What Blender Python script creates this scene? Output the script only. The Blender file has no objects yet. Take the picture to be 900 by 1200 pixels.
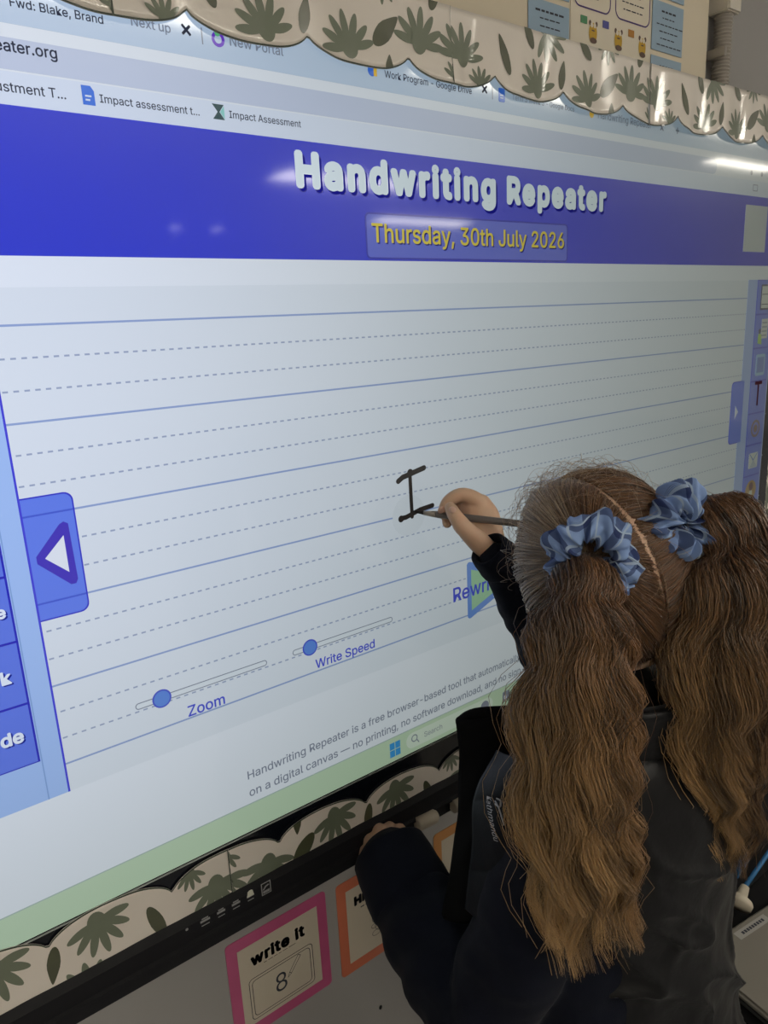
import bpy, bmesh, math, random, os
import numpy as np
from mathutils import Vector, Matrix, noise
random.seed(7); rng = np.random.default_rng(7)
C = bpy.context.scene.collection
scene = bpy.context.scene
PI = math.pi

# ------------------------------------------------------------------ camera
F = 858.44
RC = np.array([[0.79428, 0.04779, -0.60567], [-0.18734, 0.96759, -0.16933], [0.57795, 0.24796, 0.77749]])
S = 0.029                                   # one ruled-line spacing on the screen, metres
CAM = np.array([-4.357 * S, -25.458 * S, 1.38])
def w2(r): return np.array([r[0], r[2], -r[1]])
cam_data = bpy.data.cameras.new('camera'); cam = bpy.data.objects.new('camera', cam_data); C.objects.link(cam)
ax, ay, az = w2(RC[0]), -w2(RC[1]), -w2(RC[2])
cam.matrix_world = Matrix(((ax[0], ay[0], az[0], CAM[0]), (ax[1], ay[1], az[1], CAM[1]), (ax[2], ay[2], az[2], CAM[2]), (0, 0, 0, 1)))
cam_data.sensor_width = 36; cam_data.lens = F * 36 / 1200; cam_data.clip_start = 0.02
scene.camera = cam
# ------------------------------------------------------------------ world, exposure
scene.view_settings.view_transform = 'Standard'; scene.view_settings.look = 'None'
scene.view_settings.gamma = 1; scene.view_settings.exposure = 0.0; scene.view_settings.use_curve_mapping = False
world = bpy.data.worlds.new('World'); scene.world = world; world.use_nodes = True
world.node_tree.nodes['Background'].inputs[0].default_value = (0.5, 0.5, 0.5, 1)
world.node_tree.nodes['Background'].inputs[1].default_value = 0.05
CEIL = 2.65
LAMP_L = 24.0                               # radiance of the ceiling panels

def P(px, py, depth):                       # point seen at (px,py), depth metres along the view axis
    return CAM + w2(RC.T @ np.array([(px - 450) / F * depth, (py - 600) / F * depth, depth]))
def uv(u, v, y=0.0):                        # page coordinates (ruled-line units) on the display plane
    return Vector((u * S, y, 1.38 - (v - 0.513) * S))

# ------------------------------------------------------------------ materials
MATS = {}
def mat(name, col, rough=0.6, spec=0.4, metal=0.0, coat=0.0, coat_rough=0.05, bump=None, var=None, sheen=0.0):
    if name in MATS: return MATS[name]
    m = bpy.data.materials.new(name); m.use_nodes = True; nt = m.node_tree; b = nt.nodes['Principled BSDF']
    b.inputs['Base Color'].default_value = (*col, 1); b.inputs['Roughness'].default_value = rough
    b.inputs['Specular IOR Level'].default_value = spec; b.inputs['Metallic'].default_value = metal
    b.inputs['Coat Weight'].default_value = coat; b.inputs['Coat Roughness'].default_value = coat_rough
    b.inputs['Sheen Weight'].default_value = sheen
    tc = nt.nodes.new('ShaderNodeTexCoord')
    if var:                                   # (scale, amount): gentle colour variation
        n = nt.nodes.new('ShaderNodeTexNoise'); n.inputs['Scale'].default_value = var[0]; n.inputs['Detail'].default_value = 4
        nt.links.new(tc.outputs['Object'], n.inputs['Vector'])
        mx = nt.nodes.new('ShaderNodeMix'); mx.data_type = 'RGBA'
        mx.inputs[6].default_value = (*[c * (1 - var[1]) for c in col], 1); mx.inputs[7].default_value = (*[min(1, c * (1 + var[1])) for c in col], 1)
        nt.links.new(n.outputs['Fac'], mx.inputs[0]); nt.links.new(mx.outputs[2], b.inputs['Base Color'])
    if bump:                                  # (scale, strength)
        n = nt.nodes.new('ShaderNodeTexNoise'); n.inputs['Scale'].default_value = bump[0]; n.inputs['Detail'].default_value = 3
        nt.links.new(tc.outputs['Object'], n.inputs['Vector'])
        bp = nt.nodes.new('ShaderNodeBump'); bp.inputs['Strength'].default_value = bump[1]; bp.inputs['Distance'].default_value = bump[2] if len(bump) > 2 else 0.002
        nt.links.new(n.outputs['Fac'], bp.inputs['Height']); nt.links.new(bp.outputs[0], b.inputs['Normal'])
    MATS[name] = m; return m

def screen_mat(name, col, gain=1.0):
    """Lit display pixels behind anti-glare glass.  An LCD gives off less light and a
    yellower light towards the side, whoever looks at it: emission follows cos(angle)."""
    if name in MATS: return MATS[name]
    m = bpy.data.materials.new(name); m.use_nodes = True; nt = m.node_tree; b = nt.nodes['Principled BSDF']
    b.inputs['Base Color'].default_value = (0.018, 0.017, 0.016, 1); b.inputs['Roughness'].default_value = 0.30
    b.inputs['Specular IOR Level'].default_value = 0.35
    b.inputs['Coat Weight'].default_value = 0.7; b.inputs['Coat Roughness'].default_value = 0.06
    g = nt.nodes.new('ShaderNodeNewGeometry'); d = nt.nodes.new('ShaderNodeVectorMath'); d.operation = 'DOT_PRODUCT'
    nt.links.new(g.outputs['Incoming'], d.inputs[0]); nt.links.new(g.outputs['True Normal'], d.inputs[1])
    ab = nt.nodes.new('ShaderNodeMath'); ab.operation = 'ABSOLUTE'; nt.links.new(d.outputs['Value'], ab.inputs[0])
    pw = nt.nodes.new('ShaderNodeMath'); pw.operation = 'POWER'; pw.inputs[1].default_value = SCR_POW
    nt.links.new(ab.outputs[0], pw.inputs[0])
    ml = nt.nodes.new('ShaderNodeMath'); ml.operation = 'MULTIPLY'; ml.inputs[1].default_value = gain
    nt.links.new(pw.outputs[0], ml.inputs[0]); nt.links.new(ml.outputs[0], b.inputs['Emission Strength'])
    mx = nt.nodes.new('ShaderNodeMix'); mx.data_type = 'RGBA'
    mx.inputs[6].default_value = (col[0] * 1.0, col[1] * 1.04, col[2] * 0.84, 1); mx.inputs[7].default_value = (*col, 1)
    mr = nt.nodes.new('ShaderNodeMapRange'); mr.inputs['From Min'].default_value = 0.45; mr.inputs['From Max'].default_value = 0.97
    nt.links.new(ab.outputs[0], mr.inputs['Value']); nt.links.new(mr.outputs[0], mx.inputs[0])
    nt.links.new(mx.outputs[2], b.inputs['Emission Color'])
    MATS[name] = m; return m
SCR_POW = 1.9

# ------------------------------------------------------------------ helpers
def obj(name, me, m=None, parent=None, smooth=False):
    if isinstance(me, bmesh.types.BMesh):
        b = me; me = bpy.data.meshes.new(name); b.to_mesh(me); b.free()
    o = bpy.data.objects.new(name, me); C.objects.link(o)
    if m is not None and not me.materials: me.materials.append(m)
    if parent is not None:
        o.parent = parent; o.matrix_parent_inverse = Matrix.Translation(-parent.location)   # everything is modelled in world coordinates
    if smooth:
        me.polygons.foreach_set('use_smooth', [True] * len(me.polygons))
    return o
def tag(o, label=None, cat=None, group=None, kind=None):
    if label: o['label'] = label
    if cat: o['category'] = cat
    if group: o['group'] = group
    if kind: o['kind'] = kind
    return o
def thing(name, loc, label, cat, group=None):
    o = bpy.data.objects.new(name, None); C.objects.link(o); o.location = loc; o.empty_display_size = 0.05
    return tag(o, label, cat, group)
def struct(name, me, m): return tag(obj(name, me, m), kind='structure')
def box_bm(x0, y0, z0, x1, y1, z1, bev=0.0, bm=None):
    bm2 = bmesh.new(); bmesh.ops.create_cube(bm2, size=1)
    for v in bm2.verts: v.co = Vector(((x0 + x1) / 2 + v.co.x * (x1 - x0), (y0 + y1) / 2 + v.co.y * (y1 - y0), (z0 + z1) / 2 + v.co.z * (z1 - z0)))
    if bev: bmesh.ops.bevel(bm2, geom=bm2.edges[:], offset=bev, segments=2, affect='EDGES')
    if bm is None: return bm2
    tmp = bpy.data.meshes.new('t'); bm2.to_mesh(tmp); bm2.free(); bm.from_mesh(tmp); bpy.data.meshes.remove(tmp); return bm
def pydata(name, verts, faces):
    me = bpy.data.meshes.new(name); me.from_pydata([tuple(v) for v in verts], [], faces); me.update(); return me
def fastmesh(name, verts, tris):
    me = bpy.data.meshes.new(name); n, t = len(verts), len(tris); k = tris.shape[1]
    me.vertices.add(n); me.vertices.foreach_set('co', np.asarray(verts, dtype=np.float32).ravel())
    me.loops.add(t * k); me.loops.foreach_set('vertex_index', tris.astype(np.int32).ravel())
    me.polygons.add(t); me.polygons.foreach_set('loop_start', np.arange(0, t * k, k, dtype=np.int32))
    me.polygons.foreach_set('use_smooth', np.ones(t, dtype=bool)); me.update(calc_edges=True); me.validate(); return me
LAY = 0.00015
def slab(name, outline, y, m, parent, th=None, holes=()):
    """flat printed or lit shape in page units: outline list of (u,v); front face at y, given a real thickness"""
    th = th or LAY * 0.8
    n = len(outline); vs = [uv(a, b, y) for a, b in outline] + [uv(a, b, y + th) for a, b in outline]
    area = sum(outline[i][0] * outline[(i + 1) % n][1] - outline[(i + 1) % n][0] * outline[i][1] for i in range(n))
    f = list(range(n)) if area < 0 else list(range(n))[::-1]
    faces = [f, [i + n for i in f[::-1]]] + [[f[i], f[i - 1], f[i - 1] + n, f[i] + n] for i in range(n)]
    return obj(name, pydata(name, vs, faces), m, parent)
def rect(u0, v0, u1, v1, r=0.0, n=5, corners=(1, 1, 1, 1)):
    if r <= 0: return [(u0, v0), (u1, v0), (u1, v1), (u0, v1)]
    out = []
    for (cx, cy, a0, k) in ((u0 + r, v0 + r, PI, corners[0]), (u1 - r, v0 + r, 1.5 * PI, corners[1]), (u1 - r, v1 - r, 0, corners[2]), (u0 + r, v1 - r, .5 * PI, corners[3])):
        if k: out += [(cx + r * math.cos(a0 + i / n * PI / 2), cy + r * math.sin(a0 + i / n * PI / 2)) for i in range(n + 1)]
        else: out.append(((u0, v0), (u1, v0), (u1, v1), (u0, v1))[int(round(((a0 - PI) % (2 * PI)) / (PI / 2))) % 4])
    return out
def circ(u, v, r, n=28): return [(u + r * math.cos(2 * PI * i / n), v + r * math.sin(2 * PI * i / n)) for i in range(n)]
def scale_outline(o, k):
    cu = sum(a for a, b in o) / len(o); cv = sum(b for a, b in o) / len(o)
    return [(cu + (a - cu) * k, cv + (b - cv) * k) for a, b in o]
def ring(name, outer, inner, y, m, parent):
    n = len(outer); vs = [uv(a, b, y) for a, b in outer] + [uv(a, b, y) for a, b in inner] + [uv(a, b, y + LAY * .8) for a, b in outer] + [uv(a, b, y + LAY * .8) for a, b in inner]
    fs = []
    for i in range(n):
        j = (i + 1) % n
        fs += [[i, n + i, n + j, j], [2 * n + i, 2 * n + j, 3 * n + j, 3 * n + i], [i, j, 2 * n + j, 2 * n + i], [n + i, 3 * n + i, 3 * n + j, n + j]]
    o = obj(name, pydata(name, vs, fs), m, parent)
    bm = bmesh.new(); bm.from_mesh(o.data); bmesh.ops.recalc_face_normals(bm, faces=bm.faces); bm.to_mesh(o.data); bm.free(); return o
def inset_rect(u0, v0, u1, v1, r, t, n=5): return rect(u0 + t, v0 + t, u1 - t, v1 - t, max(r - t, .01), n)

FONT = None
try:
    fp = os.path.join(bpy.utils.system_resource('DATAFILES'), 'fonts', 'Inter.woff2')
    FONT = bpy.data.fonts.load(fp)
except Exception: FONT = None
def text_mesh(body, size=1.0, bold=0.0, spacing=1.0, shear=0.0):
    cu = bpy.data.curves.new('t', 'FONT'); cu.body = body; cu.size = size; cu.resolution_u = 3; cu.offset = bold
    cu.space_character = spacing; cu.shear = shear
    if FONT: cu.font = FONT
    o = bpy.data.objects.new('t', cu); C.objects.link(o)
    dg = bpy.context.evaluated_depsgraph_get(); dg.update()
    me = bpy.data.meshes.new_from_object(o.evaluated_get(dg)); bpy.data.objects.remove(o); bpy.data.curves.remove(cu)
    me.materials.clear(); return me
def co_array(me):
    a = np.empty(len(me.vertices) * 3, dtype=np.float32); me.vertices.foreach_get('co', a); return a.reshape(-1, 3)
def text(name, body, u0, v, width, m, parent, y, bold=0.0, spacing=1.0, ref=None, squash=1.0, slope=0.0, skew=0.0):
    """flat lettering: baseline starts at (u0,v); the reference substring is `width` units wide"""
    me = text_mesh(body, 1.0, 0, spacing)
    if bold:                                   # heavier weight: the outline repeated around a small circle
        bm = bmesh.new(); K = 12 if bold > .02 else 6
        for k in range(K):
            off = Vector((math.cos(2 * PI * k / K) * bold, math.sin(2 * PI * k / K) * bold, 0)); n0 = len(bm.verts); bm.from_mesh(me); bm.verts.ensure_lookup_table()
            for vert in bm.verts[n0:]: vert.co += off
        bm.to_mesh(me); bm.free()
    a = co_array(me)
    rw = co_array(text_mesh(ref, 1.0, 0, spacing)) if ref else a
    k = width / (rw[:, 0].max() - rw[:, 0].min()); x0 = rw[:, 0].min()
    uu = u0 + (a[:, 0] - x0) * k + a[:, 1] * k * skew; vv = v - a[:, 1] * k * squash - (a[:, 0] - x0) * k * slope
    out = np.stack([uu * S, np.full(len(a), y), 1.38 - (vv - 0.513) * S], 1).astype(np.float32)
    me.vertices.foreach_set('co', out.ravel()); me.update(); me.name = name
    return obj(name, me, m, parent)

# ------------------------------------------------------------------ room
wall_m = mat('grey wall paint', (0.33, 0.32, 0.31), 0.75, 0.25, var=(3, 0.06), bump=(180, 0.15))
wall_plain = mat('cream wall paint', (0.72, 0.70, 0.66), 0.8, 0.2)
WY = 0.06
struct('wall_back', box_bm(-1.6, WY, 0, 8.6, WY + .12, CEIL), wall_m)
struct('wall_left', box_bm(-1.72, -9.0, 0, -1.6, WY + .12, CEIL), wall_plain)
struct('wall_right', box_bm(8.6, -9.0, 0, 8.72, WY + .12, CEIL), wall_plain)
struct('wall_front', box_bm(-1.72, -9.12, 0, 8.72, -9.0, CEIL), wall_plain)
struct('floor', box_bm(-1.72, -9.12, -.1, 8.72, WY + .12, 0), mat('grey carpet', (0.30, 0.30, 0.31), 0.95, 0.1, bump=(400, .5)))
struct('ceiling', box_bm(-1.72, -9.12, CEIL, 8.72, WY + .12, CEIL + .1), mat('ceiling tile white', (0.8, 0.8, 0.78), 0.9, 0.1))
# ceiling light panels
lamp_m = bpy.data.materials.new('lamp diffuser'); lamp_m.use_nodes = True
_b = lamp_m.node_tree.nodes['Principled BSDF']; _b.inputs['Emission Color'].default_value = (1.0, 0.93, 0.80, 1); _b.inputs['Emission Strength'].default_value = LAMP_L
_b.inputs['Base Color'].default_value = (.8, .8, .8, 1)
trim_m = mat('lamp trim white', (0.7, 0.7, 0.7), 0.4)
lights = [(3.95, -5.0, 1.5, .40, 'third row, left'), (6.9, -3.0, 1.1, .16, 'second row, right'), (6.4, -6.9, 1.5, .40, 'back row, right'),
          (0.9, -2.35, 1.3, .30, 'added unseen front row, above the camera'), (-0.9, -2.35, .9, .3, 'added unseen front row, left'), (3.2, -2.35, 1.3, .3, 'added unseen front row, middle'), (5.6, -2.3, 1.1, .3, 'added unseen front row, right')]  # front row: extra unseen panels, added to raise the room's light level
for i, (x, y, lx, ly, where) in enumerate(lights):
    t = thing('ceiling_light', (x, y, CEIL), 'flat white ceiling light panel, ' + where, 'ceiling light', 'flat ceiling light panels')
    bm = bmesh.new()
    for a in ((x - lx / 2 - .02, y - ly / 2 - .02, x + lx / 2 + .02, y - ly / 2), (x - lx / 2 - .02, y + ly / 2, x + lx / 2 + .02, y + ly / 2 + .02),
              (x - lx / 2 - .02, y - ly / 2, x - lx / 2, y + ly / 2), (x + lx / 2, y - ly / 2, x + lx / 2 + .02, y + ly / 2)):
        box_bm(a[0], a[1], CEIL - .03, a[2], a[3], CEIL, 0, bm)
    obj('frame', bm, trim_m, t)
    obj('diffuser', box_bm(x - lx / 2, y - ly / 2, CEIL - .022, x + lx / 2, y + ly / 2, CEIL), lamp_m, t)
for x, y, w in ((3.6, -8.2, 'left'), (4.15, -8.2, 'right')):
    t = thing('ceiling_spotlight', (x, y, CEIL), 'small round ceiling spotlight at the back of the room, %s of the pair' % w, 'spotlight', 'pair of ceiling spotlights')
    bm = bmesh.new(); bmesh.ops.create_cone(bm, cap_ends=True, segments=24, radius1=.07, radius2=.075, depth=.03, matrix=Matrix.Translation((x, y, CEIL - .015))); obj('housing', bm, trim_m, t)
    bm = bmesh.new(); bmesh.ops.create_cone(bm, cap_ends=True, segments=24, radius1=.05, radius2=.05, depth=.008, matrix=Matrix.Translation((x, y, CEIL - .034))); obj('lens', bm, lamp_m, t)

# ------------------------------------------------------------------ interactive display
black = mat('black bezel plastic', (0.008, 0.008, 0.010), 0.55, 0.25, bump=(500, .08))
black_gloss = mat('black bezel glass', (0.004, 0.005, 0.009), 0.12, 0.5)
D = thing('interactive_display', uv(20.6, 25.6, WY), 'large black-framed interactive display showing a blue and white handwriting page', 'display')
UL, UR, VT, VB = -7.65, 48.85, -10.6, 21.15
fr = bmesh.new()
box_bm(uv(UL - 1.3, 0).x, 0.0005, uv(0, 25.6).z, uv(UR + 1.3, 0).x, WY - .001, uv(0, -12.0).z, .003, fr)
obj('housing', fr, black, D)
# bezel glass border around the lit area
G = bmesh.new()
for a in ((UL - 1.1, VB, UR + 1.1, 23.6), (UL - 1.1, -11.8, UR + 1.1, VT), (UL - 1.1, VT, UL, VB), (UR, VT, UR + 1.1, VB)):
    box_bm(uv(a[0], 0).x, -.0012, uv(0, a[3]).z, uv(a[2], 0).x, .002, uv(0, a[1]).z, 0, G)
obj('glass_border', G, black_gloss, D)
rim = bmesh.new(); box_bm(uv(UL, 0).x, -.0024, uv(0, VB + .10).z, uv(UR, 0).x, -.001, uv(0, VB + .05).z, 0, rim)
obj('glass_edge', rim, mat('glass edge', (0.35, 0.37, 0.36), 0.25, .6), D)
# lower rail: two sloping faces with a ridge between
def prism_x(name, prof, x0, x1, m, parent):
    n = len(prof); vs = [(x0, y, z) for y, z in prof] + [(x1, y, z) for y, z in prof]
    fs = [list(range(n))[::-1], list(range(n, 2 * n))] + [[i, (i + 1) % n, n + (i + 1) % n, n + i] for i in range(n)]
    bm = bmesh.new(); me = pydata(name, vs, fs); bm.from_mesh(me); bmesh.ops.recalc_face_normals(bm, faces=bm.faces)
    return obj(name, bm, m, parent)
zz = lambda v: uv(0, v).z
LY = -.012
prism_x('pen_rail', [(.03, zz(23.5)), (-.0030, zz(23.5)), (LY, zz(23.75)), (LY, zz(24.5)), (LY - .004, zz(24.58)), (LY - .004, zz(24.7)), (LY + .001, zz(24.8)), (LY, zz(25.3)), (LY + .008, zz(25.5)), (.03, zz(25.5))], uv(UL - 1.2, 0).x, uv(UR + 1.2, 0).x, black, D)
# the lit screen
white = screen_mat('pixels page white', (0.72, 0.79, 0.93))
SCR = slab('screen', rect(UL, VT, UR, VB), -.0010, white, D, th=.002)
Y1 = -.0014
def lay(k): return -.0010 - LAY * k
M_tab = screen_mat('pixels tab strip', (0.47, 0.60, 0.82)); M_field = screen_mat('pixels address field', (0.50, 0.58, 0.80)); M_bm = screen_mat('pixels bookmark bar', (0.64, 0.73, 0.93))
M_ban = screen_mat('pixels banner blue', (0.018, 0.036, 0.62)); M_can = screen_mat('pixels canvas', (0.66, 0.735, 0.87))
M_line = screen_mat('pixels ruled line blue', (0.26, 0.36, 0.66)); M_dash = screen_mat('pixels dashed line', (0.30, 0.37, 0.56))
M_dark = screen_mat('pixels dark text', (0.035, 0.04, 0.07)); M_grey = screen_mat('pixels grey text', (0.20, 0.23, 0.32))
M_panel = screen_mat('pixels panel light blue', (0.36, 0.55, 0.93)); M_btn = screen_mat('pixels button blue', (0.10, 0.18, 0.80)); M_btnb = screen_mat('pixels button border', (0.01, 0.012, 0.50))
M_task = screen_mat('pixels taskbar green', (0.48, 0.64, 0.50))
slab('tab_strip', rect(UL, VT, UR, -8.42), lay(1), M_tab, SCR)
slab('address_field', rect(-3, -8.05, 40.5, -7.20, .4), lay(1), M_field, SCR)
slab('bookmark_bar', rect(UL, -7.15, UR, -6.25), lay(1), M_bm, SCR)
slab('header_banner', rect(UL, -6.25, UR, -2.04), lay(1), M_ban, SCR)
slab('writing_canvas', rect(UL, -1.12, UR, 16.09), lay(1), M_can, SCR)
slab('taskbar', rect(UL, 19.87, UR, VB), lay(1), M_task, SCR)
slab('taskbar_edge', rect(UL, 19.84, UR, 19.89), lay(2), screen_mat('pixels taskbar edge', (.38, .50, .50)), SCR)
# ruled lines
vs, fs = [], []
def addq(vs, fs, u0, v0, u1, v1, y):
    n = len(vs); vs += [uv(u0, v0, y), uv(u1, v0, y), uv(u1, v1, y), uv(u0, v1, y)]; fs.append([n, n + 3, n + 2, n + 1])
for k in range(0, 16, 3): addq(vs, fs, UL, k - .035, UR, k + .035, lay(2))
tag(obj('ruled_lines', pydata('ruled_lines', vs, fs), M_line, SCR), kind='stuff')
vs, fs = [], []
for k in range(16):
    if k % 3 == 0: continue
    u = UL + (0.12 if k % 3 == 1 else .05)
    while u < UR: addq(vs, fs, u, k - .03, u + .165, k + .03, lay(2)); u += .3188
tag(obj('dashed_lines', pydata('dashed_lines', vs, fs), M_dash, SCR), kind='stuff')
# header
slab('date_box', rect(14.3, -3.90, 26.9, -2.10, .22), lay(2), screen_mat('pixels date box', (0.10, 0.14, 0.66)), SCR)
ring('date_box_border', rect(14.3, -3.90, 26.9, -2.10, .22), inset_rect(14.3, -3.90, 26.9, -2.10, .22, .07), lay(3), screen_mat('pixels date border', (0.02, 0.03, 0.42)), SCR)
text('title_shadow', 'Handwriting', 11.30, -4.58, 10.6, screen_mat('pixels title shadow', (0.012, 0.012, 0.30)), SCR, lay(2), bold=.050, spacing=1.18)
text('title_shadow', 'Repeater', 22.60, -4.58, 7.45, MATS['pixels title shadow'], SCR, lay(2), bold=.050, spacing=1.18)
text('title_text', 'Handwriting', 11.19, -4.70, 10.6, screen_mat('pixels title white', (0.75, 0.86, 0.98)), SCR, lay(4), bold=.050, spacing=1.18)
text('title_text', 'Repeater', 22.50, -4.70, 7.45, MATS['pixels title white'], SCR, lay(4), bold=.050, spacing=1.18)
text('date_shadow', 'Thursday, 30th July 2026', 14.66, -2.71, 12.0, screen_mat('pixels date shadow', (0.02, 0.02, 0.2)), SCR, lay(4), bold=.012)
text('date_text', 'Thursday, 30th July 2026', 14.60, -2.76, 12.0, screen_mat('pixels date yellow', (0.75, 0.62, 0.10)), SCR, lay(5), bold=.012)
slab('blank_square', rect(44.2, -5.72, 47.0, -2.90), lay(2), screen_mat('pixels blank square', (0.50, 0.56, 0.62)), SCR)
# browser writing
text('tab_title', 'Fwd: Blake, Brand', 2.02, -8.88, 1.60, M_dark, SCR, lay(3), ref='Fwd: Blake', bold=.01)
text('tab_title', 'Next up', 5.55, -9.0, 1.3, M_grey, SCR, lay(3), bold=.008)
text('close_mark', '×', 7.22, -9.0, .34, M_dark, SCR, lay(3), bold=.02)
slab('tab_divider', rect(7.92, -9.35, 7.96, -8.85), lay(3), M_grey, SCR)
c1 = circ(8.52, -9.10, .24); ring('tab_icon', c1, scale_outline(c1, .55), lay(3), screen_mat('pixels icon purple', (0.14, 0.03, 0.6)), SCR)
slab('tab_icon', circ(8.50, -9.28, .10), lay(4), screen_mat('pixels icon green', (0.1, 0.5, 0.2)), SCR)
text('tab_title', 'New Portal', 8.95, -8.98, 2.1, M_grey, SCR, lay(3), bold=.008)
slab('tab_icon', circ(15.0, -9.08, .20), lay(3), screen_mat('pixels icon blue', (0.03, 0.16, 0.75)), SCR)
slab('tab_icon', rect(15.08, -9.26, 15.24, -8.9), lay(4), screen_mat('pixels icon yellow', (0.8, 0.5, 0.03)), SCR)
text('tab_title', 'Work Program - Google Drive', 15.62, -8.94, 4.75, M_dark, SCR, lay(3), bold=.008)
text('close_mark', '×', 20.98, -9.05, .34, M_dark, SCR, lay(3), bold=.02)
slab('tab_divider', rect(21.62, -9.4, 21.66, -8.9), lay(3), M_grey, SCR)
slab('tab_icon', rect(22.02, -9.42, 22.42, -8.86, .06), lay(3), screen_mat('pixels icon blue', (0.03, 0.16, 0.75)), SCR)
slab('icon_line', rect(22.12, -9.15, 22.32, -9.10), lay(4), M_tab, SCR); slab('icon_line', rect(22.12, -9.05, 22.32, -9.0), lay(4), M_tab, SCR)
text('tab_title', 'Term 3 Week 3 - Google Docs', 22.9, -9.05, 4.35, M_grey, SCR, lay(3), bold=.006)
slab('tab_icon', circ(28.6, -9.1, .17), lay(3), screen_mat('pixels icon yellow', (0.8, 0.5, 0.03)), SCR)
text('tab_title', 'Handwriting Repeater', 29.1, -8.98, 4.6, M_grey, SCR, lay(3), bold=.006)
text('close_mark', '×', 34.5, -8.95, .34, M_grey, SCR, lay(3), bold=.02)
text('close_mark', '+', 36.0, -8.95, .34, M_grey, SCR, lay(3), bold=.02)
text('address_text', 'eater.org', 1.42, -7.68, 1.72, M_dark, SCR, lay(3), bold=.012)
text('bookmark_text', 'ustment T...', 1.28, -6.60, 1.95, M_dark, SCR, lay(3), bold=.006)
slab('bookmark_icon', [(3.72, -7.07), (4.0, -7.07), (4.10, -6.93), (4.10, -6.52), (3.72, -6.52)], lay(3), screen_mat('pixels icon blue', (0.03, 0.16, 0.75)), SCR)
slab('icon_line', rect(3.81, -6.80, 4.0, -6.75), lay(4), M_bm, SCR); slab('icon_line', rect(3.81, -6.69, 3.95, -6.64), lay(4), M_bm, SCR)
text('bookmark_text', 'Impact assessment t...', 4.25, -6.64, 3.32, M_dark, SCR, lay(3), bold=.006)
slab('bookmark_icon', [(8.06, -7.08), (8.5, -7.08), (8.32, -6.84), (8.5, -6.60), (8.06, -6.60), (8.25, -6.84)], lay(3), screen_mat('pixels icon dark teal', (0.02, 0.07, 0.09)), SCR)
slab('bookmark_icon', [(8.34, -6.84), (8.5, -7.05), (8.5, -6.62)], lay(4), screen_mat('pixels icon teal', (0.25, 0.62, 0.62)), SCR)
text('bookmark_text', 'Impact Assessment', 8.68, -6.70, 2.9, M_dark, SCR, lay(3), bold=.006)
for k in range(3): slab('toolbar_icon', circ(44.6 + k * 1.3, -7.6, .14, 12), lay(3), M_grey, SCR)
ring('toolbar_icon', rect(44.9, -6.95, 45.5, -6.55, .05), inset_rect(44.9, -6.95, 45.5, -6.55, .05, .05), lay(3), M_grey, SCR)
# handwritten letter I
def stroke(name, pts, w, y, m, parent):
    out = []
    pts = [Vector(p) for p in pts]; n = len(pts); L, R_ = [], []
    for i, p in enumerate(pts):
        d = (pts[min(i + 1, n - 1)] - pts[max(i - 1, 0)]).normalized(); q = Vector((-d.y, d.x)) * w
        L.append(p + q); R_.append(p - q)
    d0 = (pts[0] - pts[1]).normalized(); d1 = (pts[-1] - pts[-2]).normalized()
    def cap(p, d): 
        a = math.atan2(d.y, d.x); return [p + Vector((math.cos(a + t), math.sin(a + t))) * w for t in (-1.05, -.52, 0, .52, 1.05)]
    poly = R_ + cap(pts[-1], d1) + L[::-1] + cap(pts[0], d0)
    return slab(name, [(p.x, p.y) for p in poly], y, m, parent)
M_ink = screen_mat('pixels ink black', (0.006, 0.006, 0.008))
stroke('written_stroke', [(15.40, 7.36), (15.66, 7.22), (16.0, 7.16), (16.5, 7.06), (16.93, 6.98)], .125, lay(6), M_ink, SCR)
stroke('written_stroke', [(16.08, 7.0), (16.09, 7.7), (16.10, 8.4), (16.12, 9.14)], .10, lay(7), M_ink, SCR)
stroke('written_stroke', [(15.42, 9.10), (15.75, 9.10), (16.1, 9.02), (16.6, 8.90), (17.36, 8.84)], .115, lay(8), M_ink, SCR)
slab('ink_dot', circ(16.09, 7.07, .17), lay(9), M_ink, SCR); slab('ink_dot', circ(15.46, 9.12, .16), lay(9), M_ink, SCR)
slab('touch_circle', circ(15.95, 9.05, .95, 36), lay(3), screen_mat('pixels touch circle', (0.625, 0.70, 0.825)), SCR)  # slightly darker round patch of pixels at the writing tip
# sliders
for (u0, u1, ku) in ((2.64, 8.13, 3.65), (9.35, 14.71, 10.21)):
    o = rect(u0, 13.66, u1, 13.92, .13); 
    slab('slider_track', o, lay(4), screen_mat('pixels slider', (0.66, 0.74, 0.86)), SCR)
    ring('slider_outline', o, inset_rect(u0, 13.66, u1, 13.92, .13, .035), lay(5), screen_mat('pixels slider outline', (0.22, 0.26, 0.36)), SCR)
    slab('slider_knob', circ(ku, 13.79, .37), lay(6), screen_mat('pixels knob border', (0.06, 0.09, 0.62)), SCR)
    slab('slider_knob', circ(ku, 13.79, .31), lay(7), screen_mat('pixels knob', (0.10, 0.24, 0.74)), SCR)
M_lab = screen_mat('pixels label blue', (0.07, 0.09, 0.62))
text('slider_label', 'Zoom', 4.58, 14.92, 1.55, M_lab, SCR, lay(5), bold=.012)
text('slider_label', 'Write Speed', 10.42, 14.86, 3.2, M_lab, SCR, lay(5), bold=.012)
tri = [(19.72, 12.45), (23.25, 13.70), (19.72, 14.95)]
slab('play_button', [(19.60, 12.20), (19.72, 12.20), (23.5, 13.60), (23.5, 13.8), (19.72, 15.2), (19.60, 15.2), (19.50, 15.1), (19.50, 12.3)], lay(3), screen_mat('pixels play border', (0.13, 0.27, 0.72)), SCR)
slab('play_button', [(19.78, 12.62), (22.85, 13.70), (19.78, 14.80)], lay(4), screen_mat('pixels play green', (0.30, 0.55, 0.38)), SCR)
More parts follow.
